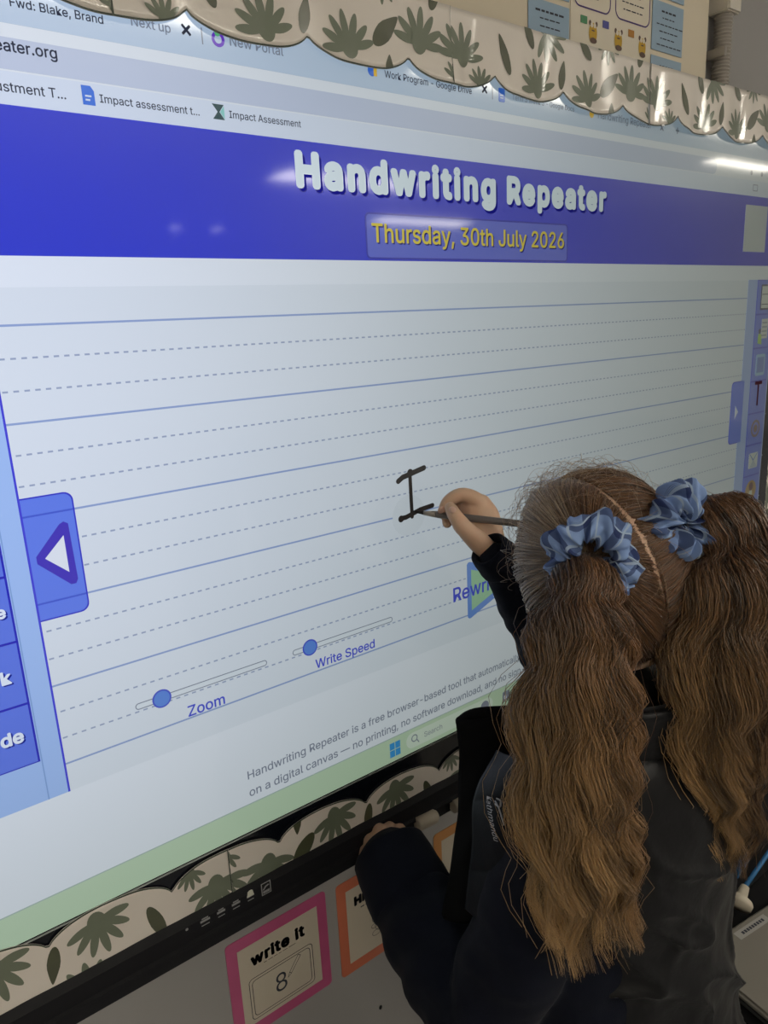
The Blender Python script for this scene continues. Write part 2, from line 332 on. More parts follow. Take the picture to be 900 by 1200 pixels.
text('play_label', 'Rewrite', 18.55, 14.02, 3.35, M_lab, SCR, lay(5), ref='Rewrite', bold=.012)
# left panel, buttons and tab handle
slab('side_panel', rect(UL, -1.16, 0, 16.09), lay(3), screen_mat('pixels panel light blue left', (0.33, 0.50, 0.92)), SCR)
slab('side_panel_edge', rect(-.74, -1.16, -.70, 16.09), lay(4), screen_mat('pixels panel seam', (0.2, .35, .72)), SCR)
slab('side_panel_edge', rect(-.07, -1.16, 0, 16.09), lay(4), screen_mat('pixels panel rim', (0.05, 0.05, 0.68)), SCR)
def handle(sgn, u0, name):
    slab(name, rect(u0, 5.38, u0 + 1.62, 9.62, .3, 5, (0, 1, 1, 0) if sgn > 0 else (1, 0, 0, 1)), lay(3), screen_mat('pixels handle border', (0.025, 0.03, 0.60)), SCR)
    slab(name, rect(u0 + (.0 if sgn > 0 else .05), 5.43, u0 + 1.57 + (0 if sgn > 0 else .05), 9.57, .27, 5, (0, 1, 1, 0) if sgn > 0 else (1, 0, 0, 1)), lay(4), screen_mat('pixels handle blue', (0.11, 0.20, 0.84)), SCR)
handle(1, 0, 'panel_handle')
ln = screen_mat('pixels line seen through handle', (0.05, 0.10, 0.66))
for k in (6, 9): slab('ruled_line', rect(0, k - .03, 1.57, k + .03), lay(5), ln, SCR)
slab('arrow_border', [(.20, 7.38), (1.06, 6.43), (1.2, 6.36), (1.34, 6.45), (1.38, 8.42), (1.30, 8.56), (1.14, 8.56), (.20, 7.62)], lay(5), screen_mat('pixels arrow border', (0.05, 0.03, 0.50)), SCR)
slab('arrow', [(.46, 7.49), (1.14, 6.82), (1.14, 8.12)], lay(6), screen_mat('pixels arrow white', (0.72, 0.78, 0.92)), SCR)
for i in range(7):
    v0, v1 = -1.16 + 2.244 * i, -1.16 + 2.244 * (i + 1)
    bt = slab('side_button', rect(-5.8, v0, -.77, v1), lay(5), M_btnb, SCR)
    slab('side_button_face', rect(-5.73, v0 + .04, -.84, v1 - .04), lay(6), M_btn, SCR)
M_bt = screen_mat('pixels button text', (0.70, 0.78, 0.95))
for s_, u1, v in (('e', -.98, 9.15), ('k', -1.17, 11.42), ('de', -1.13, 13.60)):
    wd = {'e': .30, 'k': .32, 'de': .72}[s_]
    text('button_text', s_, u1 - wd + .05, v + .05, wd, screen_mat('pixels button text shadow', (0.01, 0.02, 0.3)), SCR, lay(7), bold=.03)
    text('button_text', s_, u1 - wd, v, wd, M_bt, SCR, lay(8), bold=.03)
# right panel
slab('tool_panel', rect(45.2, -1.16, UR, 15.9), lay(3), screen_mat('pixels tool panel', (0.34, 0.47, 0.86)), SCR)
handle(-1, 44.0, 'panel_handle')
slab('arrow', [(45.0, 7.45), (44.6, 7.0), (44.6, 7.9)], lay(6), M_bt, SCR)
for i in range(7):
    v0 = -1.16 + 2.24 * i
    slab('tool_button', rect(46.42, v0, 48.7, v0 + 2.24), lay(4), screen_mat('pixels tool border', (0.02, 0.04, 0.55)), SCR)
    slab('tool_button_face', rect(46.5, v0 + .05, 48.65, v0 + 2.19), lay(5), screen_mat('pixels tool blue', (0.12, 0.20, 0.76)), SCR)
ic = lambda n, c: screen_mat('pixels tool icon ' + n, c)
slab('tool_icon', rect(46.95, -.86, 48.2, .80, .1), lay(6), ic('dark', (.03, .05, .08)), SCR); slab('tool_icon', rect(47.08, -.74, 48.08, .68), lay(7), ic('paper', (.6, .66, .66)), SCR)
for v in (-.25, .40): slab('tool_icon', rect(47.08, v, 48.08, v + .06), lay(8), ic('dark', (.03, .05, .08)), SCR)
slab('tool_icon', rect(47.35, 1.4, 48.2, 2.7), lay(6), ic('paper', (.6, .66, .66)), SCR)
for k in range(4): slab('tool_icon', rect(47.4, 1.6 + k * .28, 48.1, 1.70 + k * .28), lay(7), ic('greyline', (.25, .3, .36)), SCR)
slab('tool_icon', circ(47.15, 2.2, .17), lay(7), ic('dark', (.03, .05, .08)), SCR); slab('tool_icon', [(47.0, 2.35), (47.4, 2.4), (47.5, 3.1), (46.95, 3.0)], lay(7), ic('lime', (.35, .6, .1)), SCR)
slab('tool_icon', rect(46.95, 3.75, 48.2, 5.2, .15), lay(6), ic('cyan', (.30, .52, .75)), SCR); slab('tool_icon', rect(47.1, 3.95, 48.05, 5.0), lay(7), ic('mid', (.12, .22, .6)), SCR)
text('tool_icon', 'T', 47.05, 7.25, 1.0, ic('brown', (.12, .03, .05)), SCR, lay(6), bold=.01, squash=1.3)
c1 = circ(47.6, 8.9, .62); ring('tool_icon', c1, scale_outline(c1, .72), lay(6), ic('brownring', (.22, .14, .10)), SCR); slab('tool_icon', circ(47.6, 8.9, .28), lay(6), ic('brownring', (.22, .14, .10)), SCR)
slab('tool_icon', rect(47.0, 10.65, 48.25, 11.75, .08), lay(6), ic('paper', (.6, .66, .66)), SCR)
slab('tool_icon', [(47.05, 10.7), (47.62, 11.25), (48.2, 10.7), (48.1, 10.7), (47.62, 11.12), (47.15, 10.7)], lay(7), ic('mid', (.12, .22, .6)), SCR)
slab('tool_icon', [(47.05, 11.7), (47.62, 11.15), (48.2, 11.7)], lay(7), ic('fold', (.42, .5, .6)), SCR)
slab('tool_icon', circ(47.6, 13.4, .75), lay(6), ic('gold', (.40, .26, .06)), SCR); slab('tool_icon', circ(47.6, 13.1, .3), lay(7), ic('brown', (.12, .03, .05)), SCR); slab('tool_icon', rect(47.4, 13.4, 47.8, 14.0, .1), lay(7), ic('paper', (.6, .66, .66)), SCR)
# page footer and taskbar
text('footer_text', 'Handwriting Repeater is a free browser-based tool that automatically', 6.76, 18.70, 16.0, M_grey, SCR, lay(3), ref='Handwriting Repeater is a free browser-based tool that automatica', bold=.008)
text('footer_text', 'on a digital canvas — no printing, no software download, and no sign-up', 6.76, 19.52, 16.0, M_grey, SCR, lay(3), ref='on a digital canvas — no printing, no software download, and no si', bold=.008)
for a in (0, 1):
    for b in (0, 1): slab('start_icon', rect(14.18 + a * .34, 20.14 + b * .40, 14.48 + a * .34, 20.50 + b * .40), lay(3), screen_mat('pixels start blue', (0.04, 0.30, 0.72)), SCR)
slab('search_pill', rect(15.2, 20.08, 21.2, 20.92, .42, 8), lay(3), screen_mat('pixels search pill', (0.60, 0.72, 0.66)), SCR)
c1 = circ(15.72, 20.42, .20); ring('search_icon', c1, scale_outline(c1, .72), lay(4), M_grey, SCR); slab('search_icon', [(15.84, 20.56), (15.88, 20.52), (16.02, 20.72), (15.98, 20.76)], lay(4), M_grey, SCR)
text('search_text', 'Search', 16.35, 20.62, 1.2, M_grey, SCR, lay(4))
slab('taskbar_icon', rect(21.95, 20.2, 22.5, 20.75, .08), lay(3), M_grey, SCR); slab('taskbar_icon', rect(22.05, 20.45, 22.25, 20.65), lay(4), white, SCR)
slab('taskbar_icon', circ(20.6, 20.5, .3), lay(4), M_grey, SCR)
# marks on the rail
mk = mat('printed mark grey', (0.30, 0.30, 0.30), 0.5)
slab('led_dot', circ(3.28, 23.85, .06), LY - .0003, mk, D)
for u, w in ((4.07, .42), (4.78, .36), (5.46, .38), (6.14, .34)):
    slab('rail_symbol', rect(u - w / 2, 23.83, u + w / 2, 23.93), LY - .0003, mk, D); slab('rail_symbol', rect(u - w / 3, 23.74, u + w / 3, 23.80), LY - .0003, mk, D)
    slab('rail_caption', rect(u - w / 2.4, 24.06, u + w / 2.4, 24.10), LY - .0003, mk, D)
slab('rail_symbol', [(5.98, 23.9), (6.02, 23.65), (6.1, 23.60), (6.2, 23.60), (6.26, 23.65), (6.3, 23.9)], LY - .0006, mat('printed mark white', (0.6, 0.6, 0.5), 0.5), D)
ring('rating_mark', rect(6.66, 23.62, 7.12, 24.22), rect(6.70, 23.66, 7.08, 24.18), LY - .0003, mk, D)
slab('rating_mark', [(6.72, 23.95), (6.85, 23.80), (7.0, 23.76), (7.05, 23.82), (6.9, 23.86), (6.78, 23.98)], LY - .0003, mk, D)
slab('rating_mark', rect(6.73, 24.02, 7.05, 24.14), LY - .0003, mk, D)

# ------------------------------------------------------------------ scalloped bulletin borders
paper = mat('laminated border cream', (0.74, 0.68, 0.61), 0.45, 0.4, coat=1.0, coat_rough=0.10, bump=(34, .22, .004))
leaf_a = mat('laminated print sage', (0.15, 0.175, 0.12), 0.45, 0.4, coat=1.0, coat_rough=0.10, var=(60, .12), bump=(34, .22, .004))
leaf_b = mat('laminated print olive', (0.075, 0.082, 0.042), 0.45, 0.4, coat=1.0, coat_rough=0.10, var=(60, .18), bump=(34, .22, .004))
edge_m = mat('laminated print edge', (0.035, 0.05, 0.032), 0.45, 0.4, coat=.8)
LEN, HT = 14.2, 3.05
def vbot(x):                                   # scalloped edge, cusps at 2.5, 7.1, 11.9
    ks = [-2.15, 2.5, 7.15, 11.85, 16.5]
    for a, b in zip(ks, ks[1:]):
        if a <= x <= b:
            t = (x - a) / (b - a) * 2 - 1; return 2.28 + .72 * (max(0, 1 - abs(t) ** 2.3)) ** .62
    return 2.3
def palm(cx, cy, s, ang, n=7, fan=1.0):
    out = []
    for k in range(n):
        o_ = k - (n - 1) / 2; a = math.radians(ang + o_ * 27 * fan); l = s * (1.0 - .035 * abs(o_))
        out.append(('p', cx + math.sin(a) * l * .53, cy - math.cos(a) * l * .53, l * .47, s * .118, a))
    out.append(('e', cx, cy - .10 * s, s * .33, s * .27, math.radians(ang)))
    return out
PRINT = []
for q in ((.68, 1.90, 1.40, -2), (1.72, 2.80, .80, -6, 5), (6.0, -.12, 1.45, 122, 7), (5.40, 2.52, 1.36, -12), (10.65, -.30, .95, 180, 7, 1.25), (8.95, 2.50, 1.38, -12), (12.45, 1.78, 1.45, 6), (14.35, 2.80, .80, -6, 5), (14.6, 1.90, 1.40, -2)):
    PRINT += [(*e, 'a') for e in palm(*q)]
for q in ((3.2, 1.34, .85, .27, -22), (4.80, .18, .70, .26, -28), (7.08, 1.62, .66, .24, 12), (8.80, .22, .62, .26, -48), (10.76, 1.52, .88, .36, 48), (10.9, 2.75, .42, .2, 5), (13.3, -.1, .5, .24, 20)):
    PRINT.append(('l', q[0], q[1], q[2], q[3], math.radians(q[4]), 'b'))
def border(name_label, group, place, amp, seed, clip=(None, None), x0=0.0, x1=LEN):
    """place(x, y, n) turns strip coordinates (x along, y down from the straight edge, n out) into a point"""
    def dn(x, y):
        w = math.sin(x * 1.37 + seed) * .55 + math.sin(x * 2.9 + seed * 2.1 + y * .4) * .3 + .10 * math.sin(x * 5.1 + y * 1.3 + seed)
        return amp * (w * (.25 + .75 * min(1, y / 2.6)) + .9 * (y / 3.0) ** 2)
    def lim(x, y):
        x = min(max(x, x0), x1); y = min(max(y, 0.0), vbot(x))
        if clip[1] is not None: y = min(max(y, clip[1](x)), vbot(x))
        return x, y
    N = int((x1 - x0) / .12); Rw = 12; vs = []; fs = []
    for i in range(N + 1):
        x = x0 + (x1 - x0) * i / N; yb = vbot(x); yt = 0.0 if clip[1] is None else min(clip[1](x), yb)
        for j in range(Rw + 1):
            y = yt + (yb - yt) * j / Rw; vs.append(place(x, y, dn(x, y)))
    for i in range(N):
        for j in range(Rw):
            a = i * (Rw + 1) + j; fs.append([a, a + 1, a + Rw + 2, a + Rw + 1])
    t = obj('border_strip', pydata('border_strip', vs, fs), paper, None, smooth=True)
    md = t.modifiers.new('s', 'SOLIDIFY'); md.thickness = .0004; md.offset = 0
    tag(t, name_label, 'border', group)
    for kind_, mname in (('a', leaf_a), ('b', leaf_b)):
        vs, fs = [], []
        for p_i, e in enumerate(PRINT):
            if e[-1] != kind_: continue
            _, cx, cy, ra, rb, an = e[:6]; K, Q = 22, 4; base = len(vs); eps = .00045 + .00005 * (p_i % 9)
            ring_pts = [(0, 0)]
            for r in range(1, Q + 1):
                for k in range(K):
                    th = 2 * PI * k / K; px = math.sin(th); py = -math.cos(th)
                    if e[0] == 'l': px *= 1 - .55 * max(0, -py)
                    if e[0] == 'p': px *= 1 - .45 * max(0, py)
                    ring_pts.append((px * rb * r / Q, py * ra * r / Q))
            for px, py in ring_pts:
                x = cx + px * math.cos(an) - py * math.sin(an); y = cy + px * math.sin(an) + py * math.cos(an)
                x, y = lim(x, y); vs.append(place(x, y, dn(x, y) + eps / S))
            for k in range(K): fs.append([base, base + 1 + (k + 1) % K, base + 1 + k])
            for r in range(Q - 1):
                for k in range(K):
                    a = base + 1 + r * K + k; b = base + 1 + r * K + (k + 1) % K; fs.append([a, b, b + K, a + K])
        me = pydata('leaf_print', vs, fs); bm = bmesh.new(); bm.from_mesh(me); bmesh.ops.dissolve_degenerate(bm, dist=1e-6, edges=bm.edges); 
        tag(obj('leaf_print', bm, mname, t, smooth=True), kind='stuff')
    vs, fs = [], []
    for i in range(N + 1):
        x = x0 + (x1 - x0) * i / N; yb = vbot(x); yt = 0 if clip[1] is None else clip[1](x)
        for y in (yb, max(yb - .06, 0)): 
            vs.append(place(x, y, dn(x, y) + .0009 / S))
    for i in range(N): fs.append([2 * i, 2 * i + 2, 2 * i + 3, 2 * i + 1])
    obj('scallop_edge', pydata('scallop_edge', vs, fs), edge_m, t, smooth=True)
    if x0 == 0.0:
        vs = []
        for j in range(9):
            y = vbot(0) * j / 8
            if clip[1] is not None: y = max(y, min(clip[1](0), vbot(0)))
            for x in (0, .05): vs.append(place(x, y, dn(x, y) + .0010 / S))
        obj('lap_edge', pydata('lap_edge', vs, [[2 * j, 2 * j + 1, 2 * j + 3, 2 * j + 2] for j in range(8)]), edge_m, t)
    return t
gT = 'scalloped border strips along the top of the display'; gB = 'scalloped border strips along the bottom of the display'
topd = ['cream scalloped leaf border strip at the upper left of the display top edge', 'leaf-printed scalloped border strip above the words Next up', 'leaf-printed scalloped border strip under the blue text cards',
        'glossy leaf-printed scalloped border strip below the flexible conduit', 'scalloped border strip reaching past the top right corner']
for k, (u0, lb) in enumerate(zip((-9.3, 4.9, 19.07, 33.3), topd)):
    border(lb, gT, lambda x, y, n, u0=u0, k=k: uv(u0 + x + .02, -12.05 + y * .985, -.0030 - n * S - .0006 * (k % 2)), .085 if k < 2 else .13, 1.3 * k + .4, x1=LEN + (0 if k < 3 else 2.0))
def lowv(u): return 24.28 + .056 * (u - 5)
for k, (u0, lb) in enumerate(zip((-8.7, 5.5, 19.7), ('scalloped leaf border strip tucked behind the rail at the lower left', 'scalloped leaf border strip tucked behind the rail above the marker caps', 'scalloped leaf border strip behind the rail beside the child'))):
    def pl(x, y, n, u0=u0, k=k):
        u = u0 + LEN - x; vt = lowv(u) + .67
        return uv(u, vt - y * 1.2, -.0030 - max(n, -.02) * S * .6 - .0004 * (k % 2))
    def cl(x, u0=u0): u = u0 + LEN - x; return (lowv(u) + .67 - 23.66) / 1.2
    border(lb, gB, pl, .035, .7 * k, clip=(None, cl))
bx = 1.555
for k, zt in enumerate((1.62, 1.21)):
    border('vertical scalloped leaf border strip on the wall right of the display, %s of the pair' % ('upper' if k == 0 else 'lower'), 'vertical scalloped border strips', lambda x, y, n, zt=zt: Vector((bx + .087 - y * S, WY - .004 - n * S, zt - x * S)), .05, 2 + k)

# ------------------------------------------------------------------ wall things above the display
bd = obj('notice_board', box_bm(.30, .046, 1.75, 1.204, WY - .0005, 2.35, .002), mat('cream board', (0.70, 0.62, 0.48), 0.7, .2)); tag(bd, 'cream notice board on the wall above the display', 'board')
card_b = mat('pale blue card', (0.28, 0.40, 0.52), 0.5, .4, coat=.3); ink = mat('print ink dark', (0.03, 0.035, 0.05), 0.7); paper_w = mat('poster paper cream', (0.72, 0.65, 0.52), 0.5, .3, coat=.3)
def wallrect(name, x0, z0, x1, z1, y, m, parent=None, th=.0008, r=0): 
    if r: 
        o = [((a), b) for a, b in rect(x0, -z1, x1, -z0, r)]
        n = len(o); vs = [(a, y, -b) for a, b in o] + [(a, y + th, -b) for a, b in o]
        fs = [list(range(n))[::-1], [i + n for i in range(n)]] + [[i, (i + 1) % n, n + (i + 1) % n, n + i] for i in range(n)]
        bm = bmesh.new(); bm.from_mesh(pydata(name, vs, fs)); bmesh.ops.recalc_face_normals(bm, faces=bm.faces); return obj(name, bm, m, parent)
    return obj(name, box_bm(x0, y, z0, x1, y + th, z1), m, parent)
def tiny_lines(parent, x0, x1, z1, n, dz, y, h=.0016, seed=0, centre=True):
    r = random.Random(seed); vs, fs = [], []
    for i in range(n):
        w = (x1 - x0) * r.uniform(.45, .95); xa = (x0 + x1 - w) / 2 if centre else x0; x = xa; z = z1 - i * dz
        hh = h * (1.7 if i == 0 else 1)
        while x < xa + w:
            l = r.uniform(.004, .012); k = len(vs); vs += [(x, y, z), (x + l, y, z), (x + l, y, z - hh), (x, y, z - hh)]; fs.append([k, k + 3, k + 2, k + 1]); x += l + .0022
    tag(obj('print_lines', pydata('print_lines', vs, fs), ink, parent), kind='stuff')
cards = [(.746, 1.752, .833, 1.808, 'blue text card left of the poster, cut by the border'), (.746, 1.816, .833, 1.95, 'blue text card left of the poster, upper one at the frame edge'),
         (1.037, 1.866, 1.124, 1.99, 'blue text card right of the poster, topmost, at the frame edge'), (1.037, 1.789, 1.124, 1.860, 'blue text card right of the poster, middle one'), (1.037, 1.752, 1.124, 1.781, 'blue text card right of the poster, lowest, cut by the border')]
for i, (x0, z0, x1, z1, lb) in enumerate(cards):
    t = wallrect('text_card', x0, z0, x1, z1, .0445, card_b); tag(t, lb, 'card', 'pale blue text cards on the notice board')
    tiny_lines(t, x0 + .01, x1 - .01, z1 - .012, 6, .0098, .0442, seed=i)
po = wallrect('poster', .836, 1.752, 1.034, 2.0, .0448, paper_w); tag(po, 'cream poster with purple outlined boxes and small yellow figures', 'poster')
purple = mat('print purple', (0.07, 0.035, 0.17), .6)
def frame_rect(name, x0, z0, x1, z1, r, t, y, m, parent):
    o = rect(x0, -z1, x1, -z0, r, 6); i_ = inset_rect(x0, -z1, x1, -z0, r, t, 6); n = len(o)
    vs = [(a, y, -b) for a, b in o] + [(a, y, -b) for a, b in i_]; fs = [[k, n + k, n + (k + 1) % n, (k + 1) % n] for k in range(n)]
    obj(name, pydata(name, vs, fs), m, parent)
frame_rect('poster_box', .842, 1.815, .929, 1.98, .014, .0022, .0443, purple, po); frame_rect('poster_box', .940, 1.815, 1.030, 1.98, .014, .0022, .0443, purple, po)
tiny_lines(po, .85, .92, 1.872, 5, .010, .0443, seed=11); tiny_lines(po, .95, 1.02, 1.872, 5, .010, .0443, seed=12)
yel = mat('print yellow', (0.55, 0.33, 0.02), .6); brn = mat('print brown', (0.12, 0.07, 0.05), .6)
for i, x in enumerate((.888, .950, 1.012)):
    def disc(name, cx, cz, rx, rz, y, m):
        vs = [(cx + rx * math.cos(2 * PI * k / 20), y, cz + rz * math.sin(2 * PI * k / 20)) for k in range(20)]; obj(name, pydata(name, vs, [list(range(20))]), m, po)
    disc('poster_figure', x, 1.786, .0095, .0135, .0443, yel); disc('figure_belly', x + .001, 1.776, .008, .004, .0441, brn)
    for sx in (-1, 1): disc('figure_horn', x + sx * .0075, 1.7985, .0028, .0035, .0442, brn); disc('figure_eye', x + sx * .0035, 1.796, .0030, .0035, .0440, paper_w)
    disc('figure_mouth', x, 1.789, .004, .001, .0440, brn)
for i, (x, z, c) in enumerate(((.866, 1.800, (.08, .26, .12)), (.918, 1.802, (.09, .09, .32)), (.982, 1.801, (.45, .2, .03)))):
    wallrect('poster_tag', x - .0075, z - .005, x + .0075, z + .005, .0441, mat('print tag %d' % i, c, .6), po, .0002)
# trunking and flexible conduit
tk = obj('cable_trunking', box_bm(1.222, .022, 1.872, 1.262, WY, CEIL, .002), mat('white trunking plastic', (0.66, 0.61, 0.52), 0.4, .4)); tag(tk, 'cream plastic cable trunking rising to the ceiling', 'trunking')
obj('trunking_lid', box_bm(1.2245, .0205, 1.874, 1.2595, .0225, CEIL - .002), mat('white trunking plastic', (0.5, 0.46, 0.38)), tk)
vs, fs = [], []
NR, K = 90, 20
for i in range(NR):
    z = 1.876 - i * (1.876 - 1.75) / (NR - 1); r = .0145 + .0016 * math.sin(i / 4 * 2 * PI)
    for k in range(K): vs.append((1.241 + r * math.cos(2 * PI * k / K), .0405 + r * math.sin(2 * PI * k / K), z))
for i in range(NR - 1):
    for k in range(K): a = i * K + k; b = i * K + (k + 1) % K; fs.append([a, b, b + K, a + K])
fs += [list(range(K))[::-1], [(NR - 1) * K + k for k in range(K)]]
cd = obj('flexible_conduit', pydata('flexible_conduit', vs, fs), mat('grey conduit', (0.34, 0.31, 0.27), 0.45, .4), None, True); tag(cd, 'grey ribbed flexible conduit hanging below the trunking', 'conduit')
cl_ = obj('conduit_clip', box_bm(1.214, .020, 1.800, 1.222, WY, 1.815, .001), mat('grey conduit', (0.2, .2, .2)), None); cl_.parent = cd

# ------------------------------------------------------------------ cards under the display
def cardsq(x0, z1, w, h, col, name, label, words, extra):
    edge = mat(name, col, 0.35, .5, coat=.6, coat_rough=.15, var=(14, .18))
    t = wallrect('picture_card', x0, z1 - h, x0 + w, z1, WY - .0015, edge, None, .0013, .006); tag(t, label, 'card', 'bordered cards under the display')
    sheet = wallrect('paper_sheet', x0 + .016, z1 - h + .018, x0 + w - .016, z1 - .018, WY - .0019, mat('card sheet cream', (0.56, 0.50, 0.40), 0.5, .4, coat=.3), t, .0004)
    y = WY - .0022
    def txt(body, x, z, wd, m=ink, bold=0.0, squash=1.0, slope=0.0, sp=1.0):
        text('card_text', body, x / S, (1.38 - z) / S + .513, wd / S, m, sheet, y, bold=bold, squash=squash, slope=slope, spacing=sp)
    extra(txt, sheet, x0, z1, y); return t
def lines_poly(name, pts, w, y, parent, m=None, closed=False):
    pts = [Vector(p) for p in pts]; n = len(pts); vs, fs = [], []
    seg = n if closed else n - 1
    for i in range(seg):
        a, b = pts[i], pts[(i + 1) % n]; d = (b - a).normalized(); q = Vector((-d.y, d.x)) * w / 2; a2 = a - d * w * .4; b2 = b + d * w * .4; k = len(vs)
        vs += [(p.x, y - i * 1e-6, p.y) for p in (a2 + q, a2 - q, b2 - q, b2 + q)]; fs.append([k, k + 1, k + 2, k + 3])
    return obj(name, pydata(name, vs, fs), m or ink, parent)
def write_it(txt, sh, x0, z1, y):
    txt('write it', x0 + .034, z1 - .053, .087, bold=.045, sp=1.10)
    tiny_lines(sh, x0 + .036, x0 + .116, z1 - .058, 1, .01, y, h=.0005, seed=4)
    for dd in (0, .0045): lines_poly('tablet_outline', [(a, -b) for a, b in rect(x0 + .028 + dd, -(z1 - .074) + dd, x0 + .131 - dd, -(z1 - .143) - dd, .006)], .0010, y, sh, closed=True)
    txt('8', x0 + .068, z1 - .123, .018, bold=.0, squash=1.15)
    lines_poly('pencil_outline', [(x0 + .088, z1 - .108), (x0 + .091, z1 - .101), (x0 + .107, z1 - .080), (x0 + .111, z1 - .083), (x0 + .094, z1 - .104)], .0008, y, sh, closed=True)
    lines_poly('pencil_outline', [(x0 + .091, z1 - .101), (x0 + .094, z1 - .104)], .0008, y, sh)
pcw = .160
cardsq(.163, .578, .160, .168, (0.50, 0.09, 0.22), 'pink card', 'pink bordered square card reading write it, under the rail', None, write_it)
def help_card(txt, sh, x0, z1, y):
    txt('H', x0 + .030, z1 - .050, .014, bold=.06); txt('h', x0 + .045, z1 - .050, .010, bold=.05)
    tiny_lines(sh, x0 + .034, x0 + .080, z1 - .058, 1, .01, y, h=.0012, seed=9)
    r = random.Random(3)
    cx, cz = x0 + .080, z1 - .092
    for (a, b, ra, rb) in ((0, .010, .016, .019), (.002, .022, .019, .009), (-.013, -.002, .006, .008), (.012, -.002, .007, .008), (0, -.018, .014, .012), (-.012, -.030, .008, .005), (.011, -.030, .008, .005), (-.015, -.016, .006, .004)):
        lines_poly('figure_outline', [(cx + a + ra * math.cos(2 * PI * k / 18), cz + b + rb * math.sin(2 * PI * k / 18)) for k in range(18)], .0008, y, sh, closed=True)
    lines_poly('figure_outline', [(cx - .005, cz + .006), (cx, cz + .003), (cx + .005, cz + .006)], .0008, y, sh)
cardsq(.342, .572, .160, .168, (0.60, 0.17, 0.09), 'coral card', 'coral bordered square card with a line drawn figure, half behind the sleeve', None, help_card)
cardsq(.535, .562, .160, .168, (0.58, 0.27, 0.09), 'orange card', 'orange bordered square card beside the open vest edge', None, lambda txt, sh, x0, z1, y: tiny_lines(sh, x0 + .04, x0 + .12, z1 - .05, 3, .02, y, seed=1))
sp = bmesh.new(); bmesh.ops.create_uvsphere(sp, u_segments=10, v_segments=6, radius=.003, matrix=Matrix.Translation((.41, WY - .0005, .299)) @ Matrix.Diagonal((1, .4, 1.4, 1))); tag(obj('tack_blob', sp, black), 'tiny dark blob of tack on the grey wall', 'blob')

# pale caps resting at the rail
def cyl_between(name, a, b, r0, r1, m, parent=None, seg=24, prof=None):
    a, b = Vector(a), Vector(b); d = (b - a); L_ = d.length; q = d.to_track_quat('Z', 'Y'); vs, fs = [], []
    prof = prof or [(0, r0), (1, r1)]
    for t, r in prof:
        for k in range(seg): vs.append(a + q @ Vector((r * math.cos(2 * PI * k / seg), r * math.sin(2 * PI * k / seg), t * L_)))
    for i in range(len(prof) - 1):
        for k in range(seg): p_ = i * seg + k; n_ = i * seg + (k + 1) % seg; fs.append([p_, n_, n_ + seg, p_ + seg])
    fs += [list(range(seg))[::-1], [(len(prof) - 1) * seg + k for k in range(seg)]]
    o = obj(name, pydata(name, vs, fs), m, parent, True)
    return o
def rayY(px, py, Y):
    d = P(px, py, 1.0) - CAM; return CAM + d * ((Y - CAM[1]) / d[1])
capm = mat('cream plastic cap', (0.42, 0.37, 0.29), .4, .4)
for i, (a, b, lb) in enumerate((((488, 967), (511, 955), 'cream plastic pen cap on the rail, left of the pair'), ((530, 946), (556, 932), 'cream plastic pen cap on the rail, right of the pair, half behind the vest'))):
    p0, p1 = rayY(*a, -.017), rayY(*b, -.017)
    o = cyl_between('pen_cap', p0, p1, .0105, .0105, capm, None, 24, [(0, .008), (.04, .0105), (.88, .0105), (.92, .0098), (.95, .0085), (1, .0075)]); tag(o, lb, 'cap', 'cream caps on the rail')

# ------------------------------------------------------------------ lower right furniture
blk = mat('black laminate', (0.006, 0.006, 0.007), .5, .3)
cb = thing('black_cupboard', (1.25, -.1, 0), 'black cupboard standing against the wall right of the child', 'cupboard')
obj('body', box_bm(.90, -.21, .05, 1.60, -.02, .80, .004), blk, cb); obj('plinth', box_bm(.92, -.19, 0, 1.58, -.03, .05), blk, cb)
obj('door', box_bm(.91, -.228, .07, 1.247, -.2105, .79, .002), blk, cb); obj('door', box_bm(1.253, -.228, .07, 1.59, -.2105, .79, .002), blk, cb)
tb = thing('low_table', (1.1, -.55, 0), 'low black table in front of the black cupboard', 'table')
obj('table_top', box_bm(.74, -.95, .375, 1.5, -.24, .40, .004), blk, tb)
for x in (.77, 1.47):
    for y in (-.92, -.27): obj('leg', box_bm(x - .018, y - .018, 0, x + .018, y + .018, .375), blk, tb)
lt = thing('grey_case', (.92, -.40, .401), 'flat grey plastic case with a paper name label on the low black table', 'case')
gcm = mat('grey case plastic', (0.20, 0.185, 0.16), .5, .4, bump=(300, .1))
ROT = Matrix.Translation((.772, -.265, 0)) @ Matrix.Rotation(math.radians(-8), 4, 'Z')
def local_box(x0, y0, z0, x1, y1, z1, bev=0.0):
    b_ = box_bm(x0, y0, z0, x1, y1, z1, bev); b_.transform(ROT); return b_
obj('lid', local_box(0, -.30, .412, .36, 0, .424, .004), gcm, lt); obj('base', local_box(.003, -.297, .4005, .357, -.003, .4118, .003), mat('dark grey case plastic', (0.05, 0.05, 0.05), .5), lt)
obj('label_strip', local_box(.084, -.024, .4241, .158, -.010, .4245), mat('label paper', (0.34, 0.33, 0.31), .6), lt)
vs, fs = [], []
for i in range(9):
    x = .096 + i * .006; k = len(vs); vs += [ROT @ Vector(q) for q in ((x, -.0145, .4247), (x + .0045, -.0145, .4247), (x + .0045, -.0195, .4247), (x, -.0195, .4247))]; fs.append([k + 3, k + 2, k + 1, k])
tag(obj('label_print', pydata('label_print', vs, fs), ink, lt), kind='stuff')
pg = thing('white_plug', (.94, -.25, .401), 'round cream plug with a bright blue cord, behind the grey case', 'plug')
wp = mat('cream plug plastic', (0.48, 0.43, 0.34), .4, .4)
a = Vector((.915, -.262, .424)); b = Vector((.972, -.252, .452))
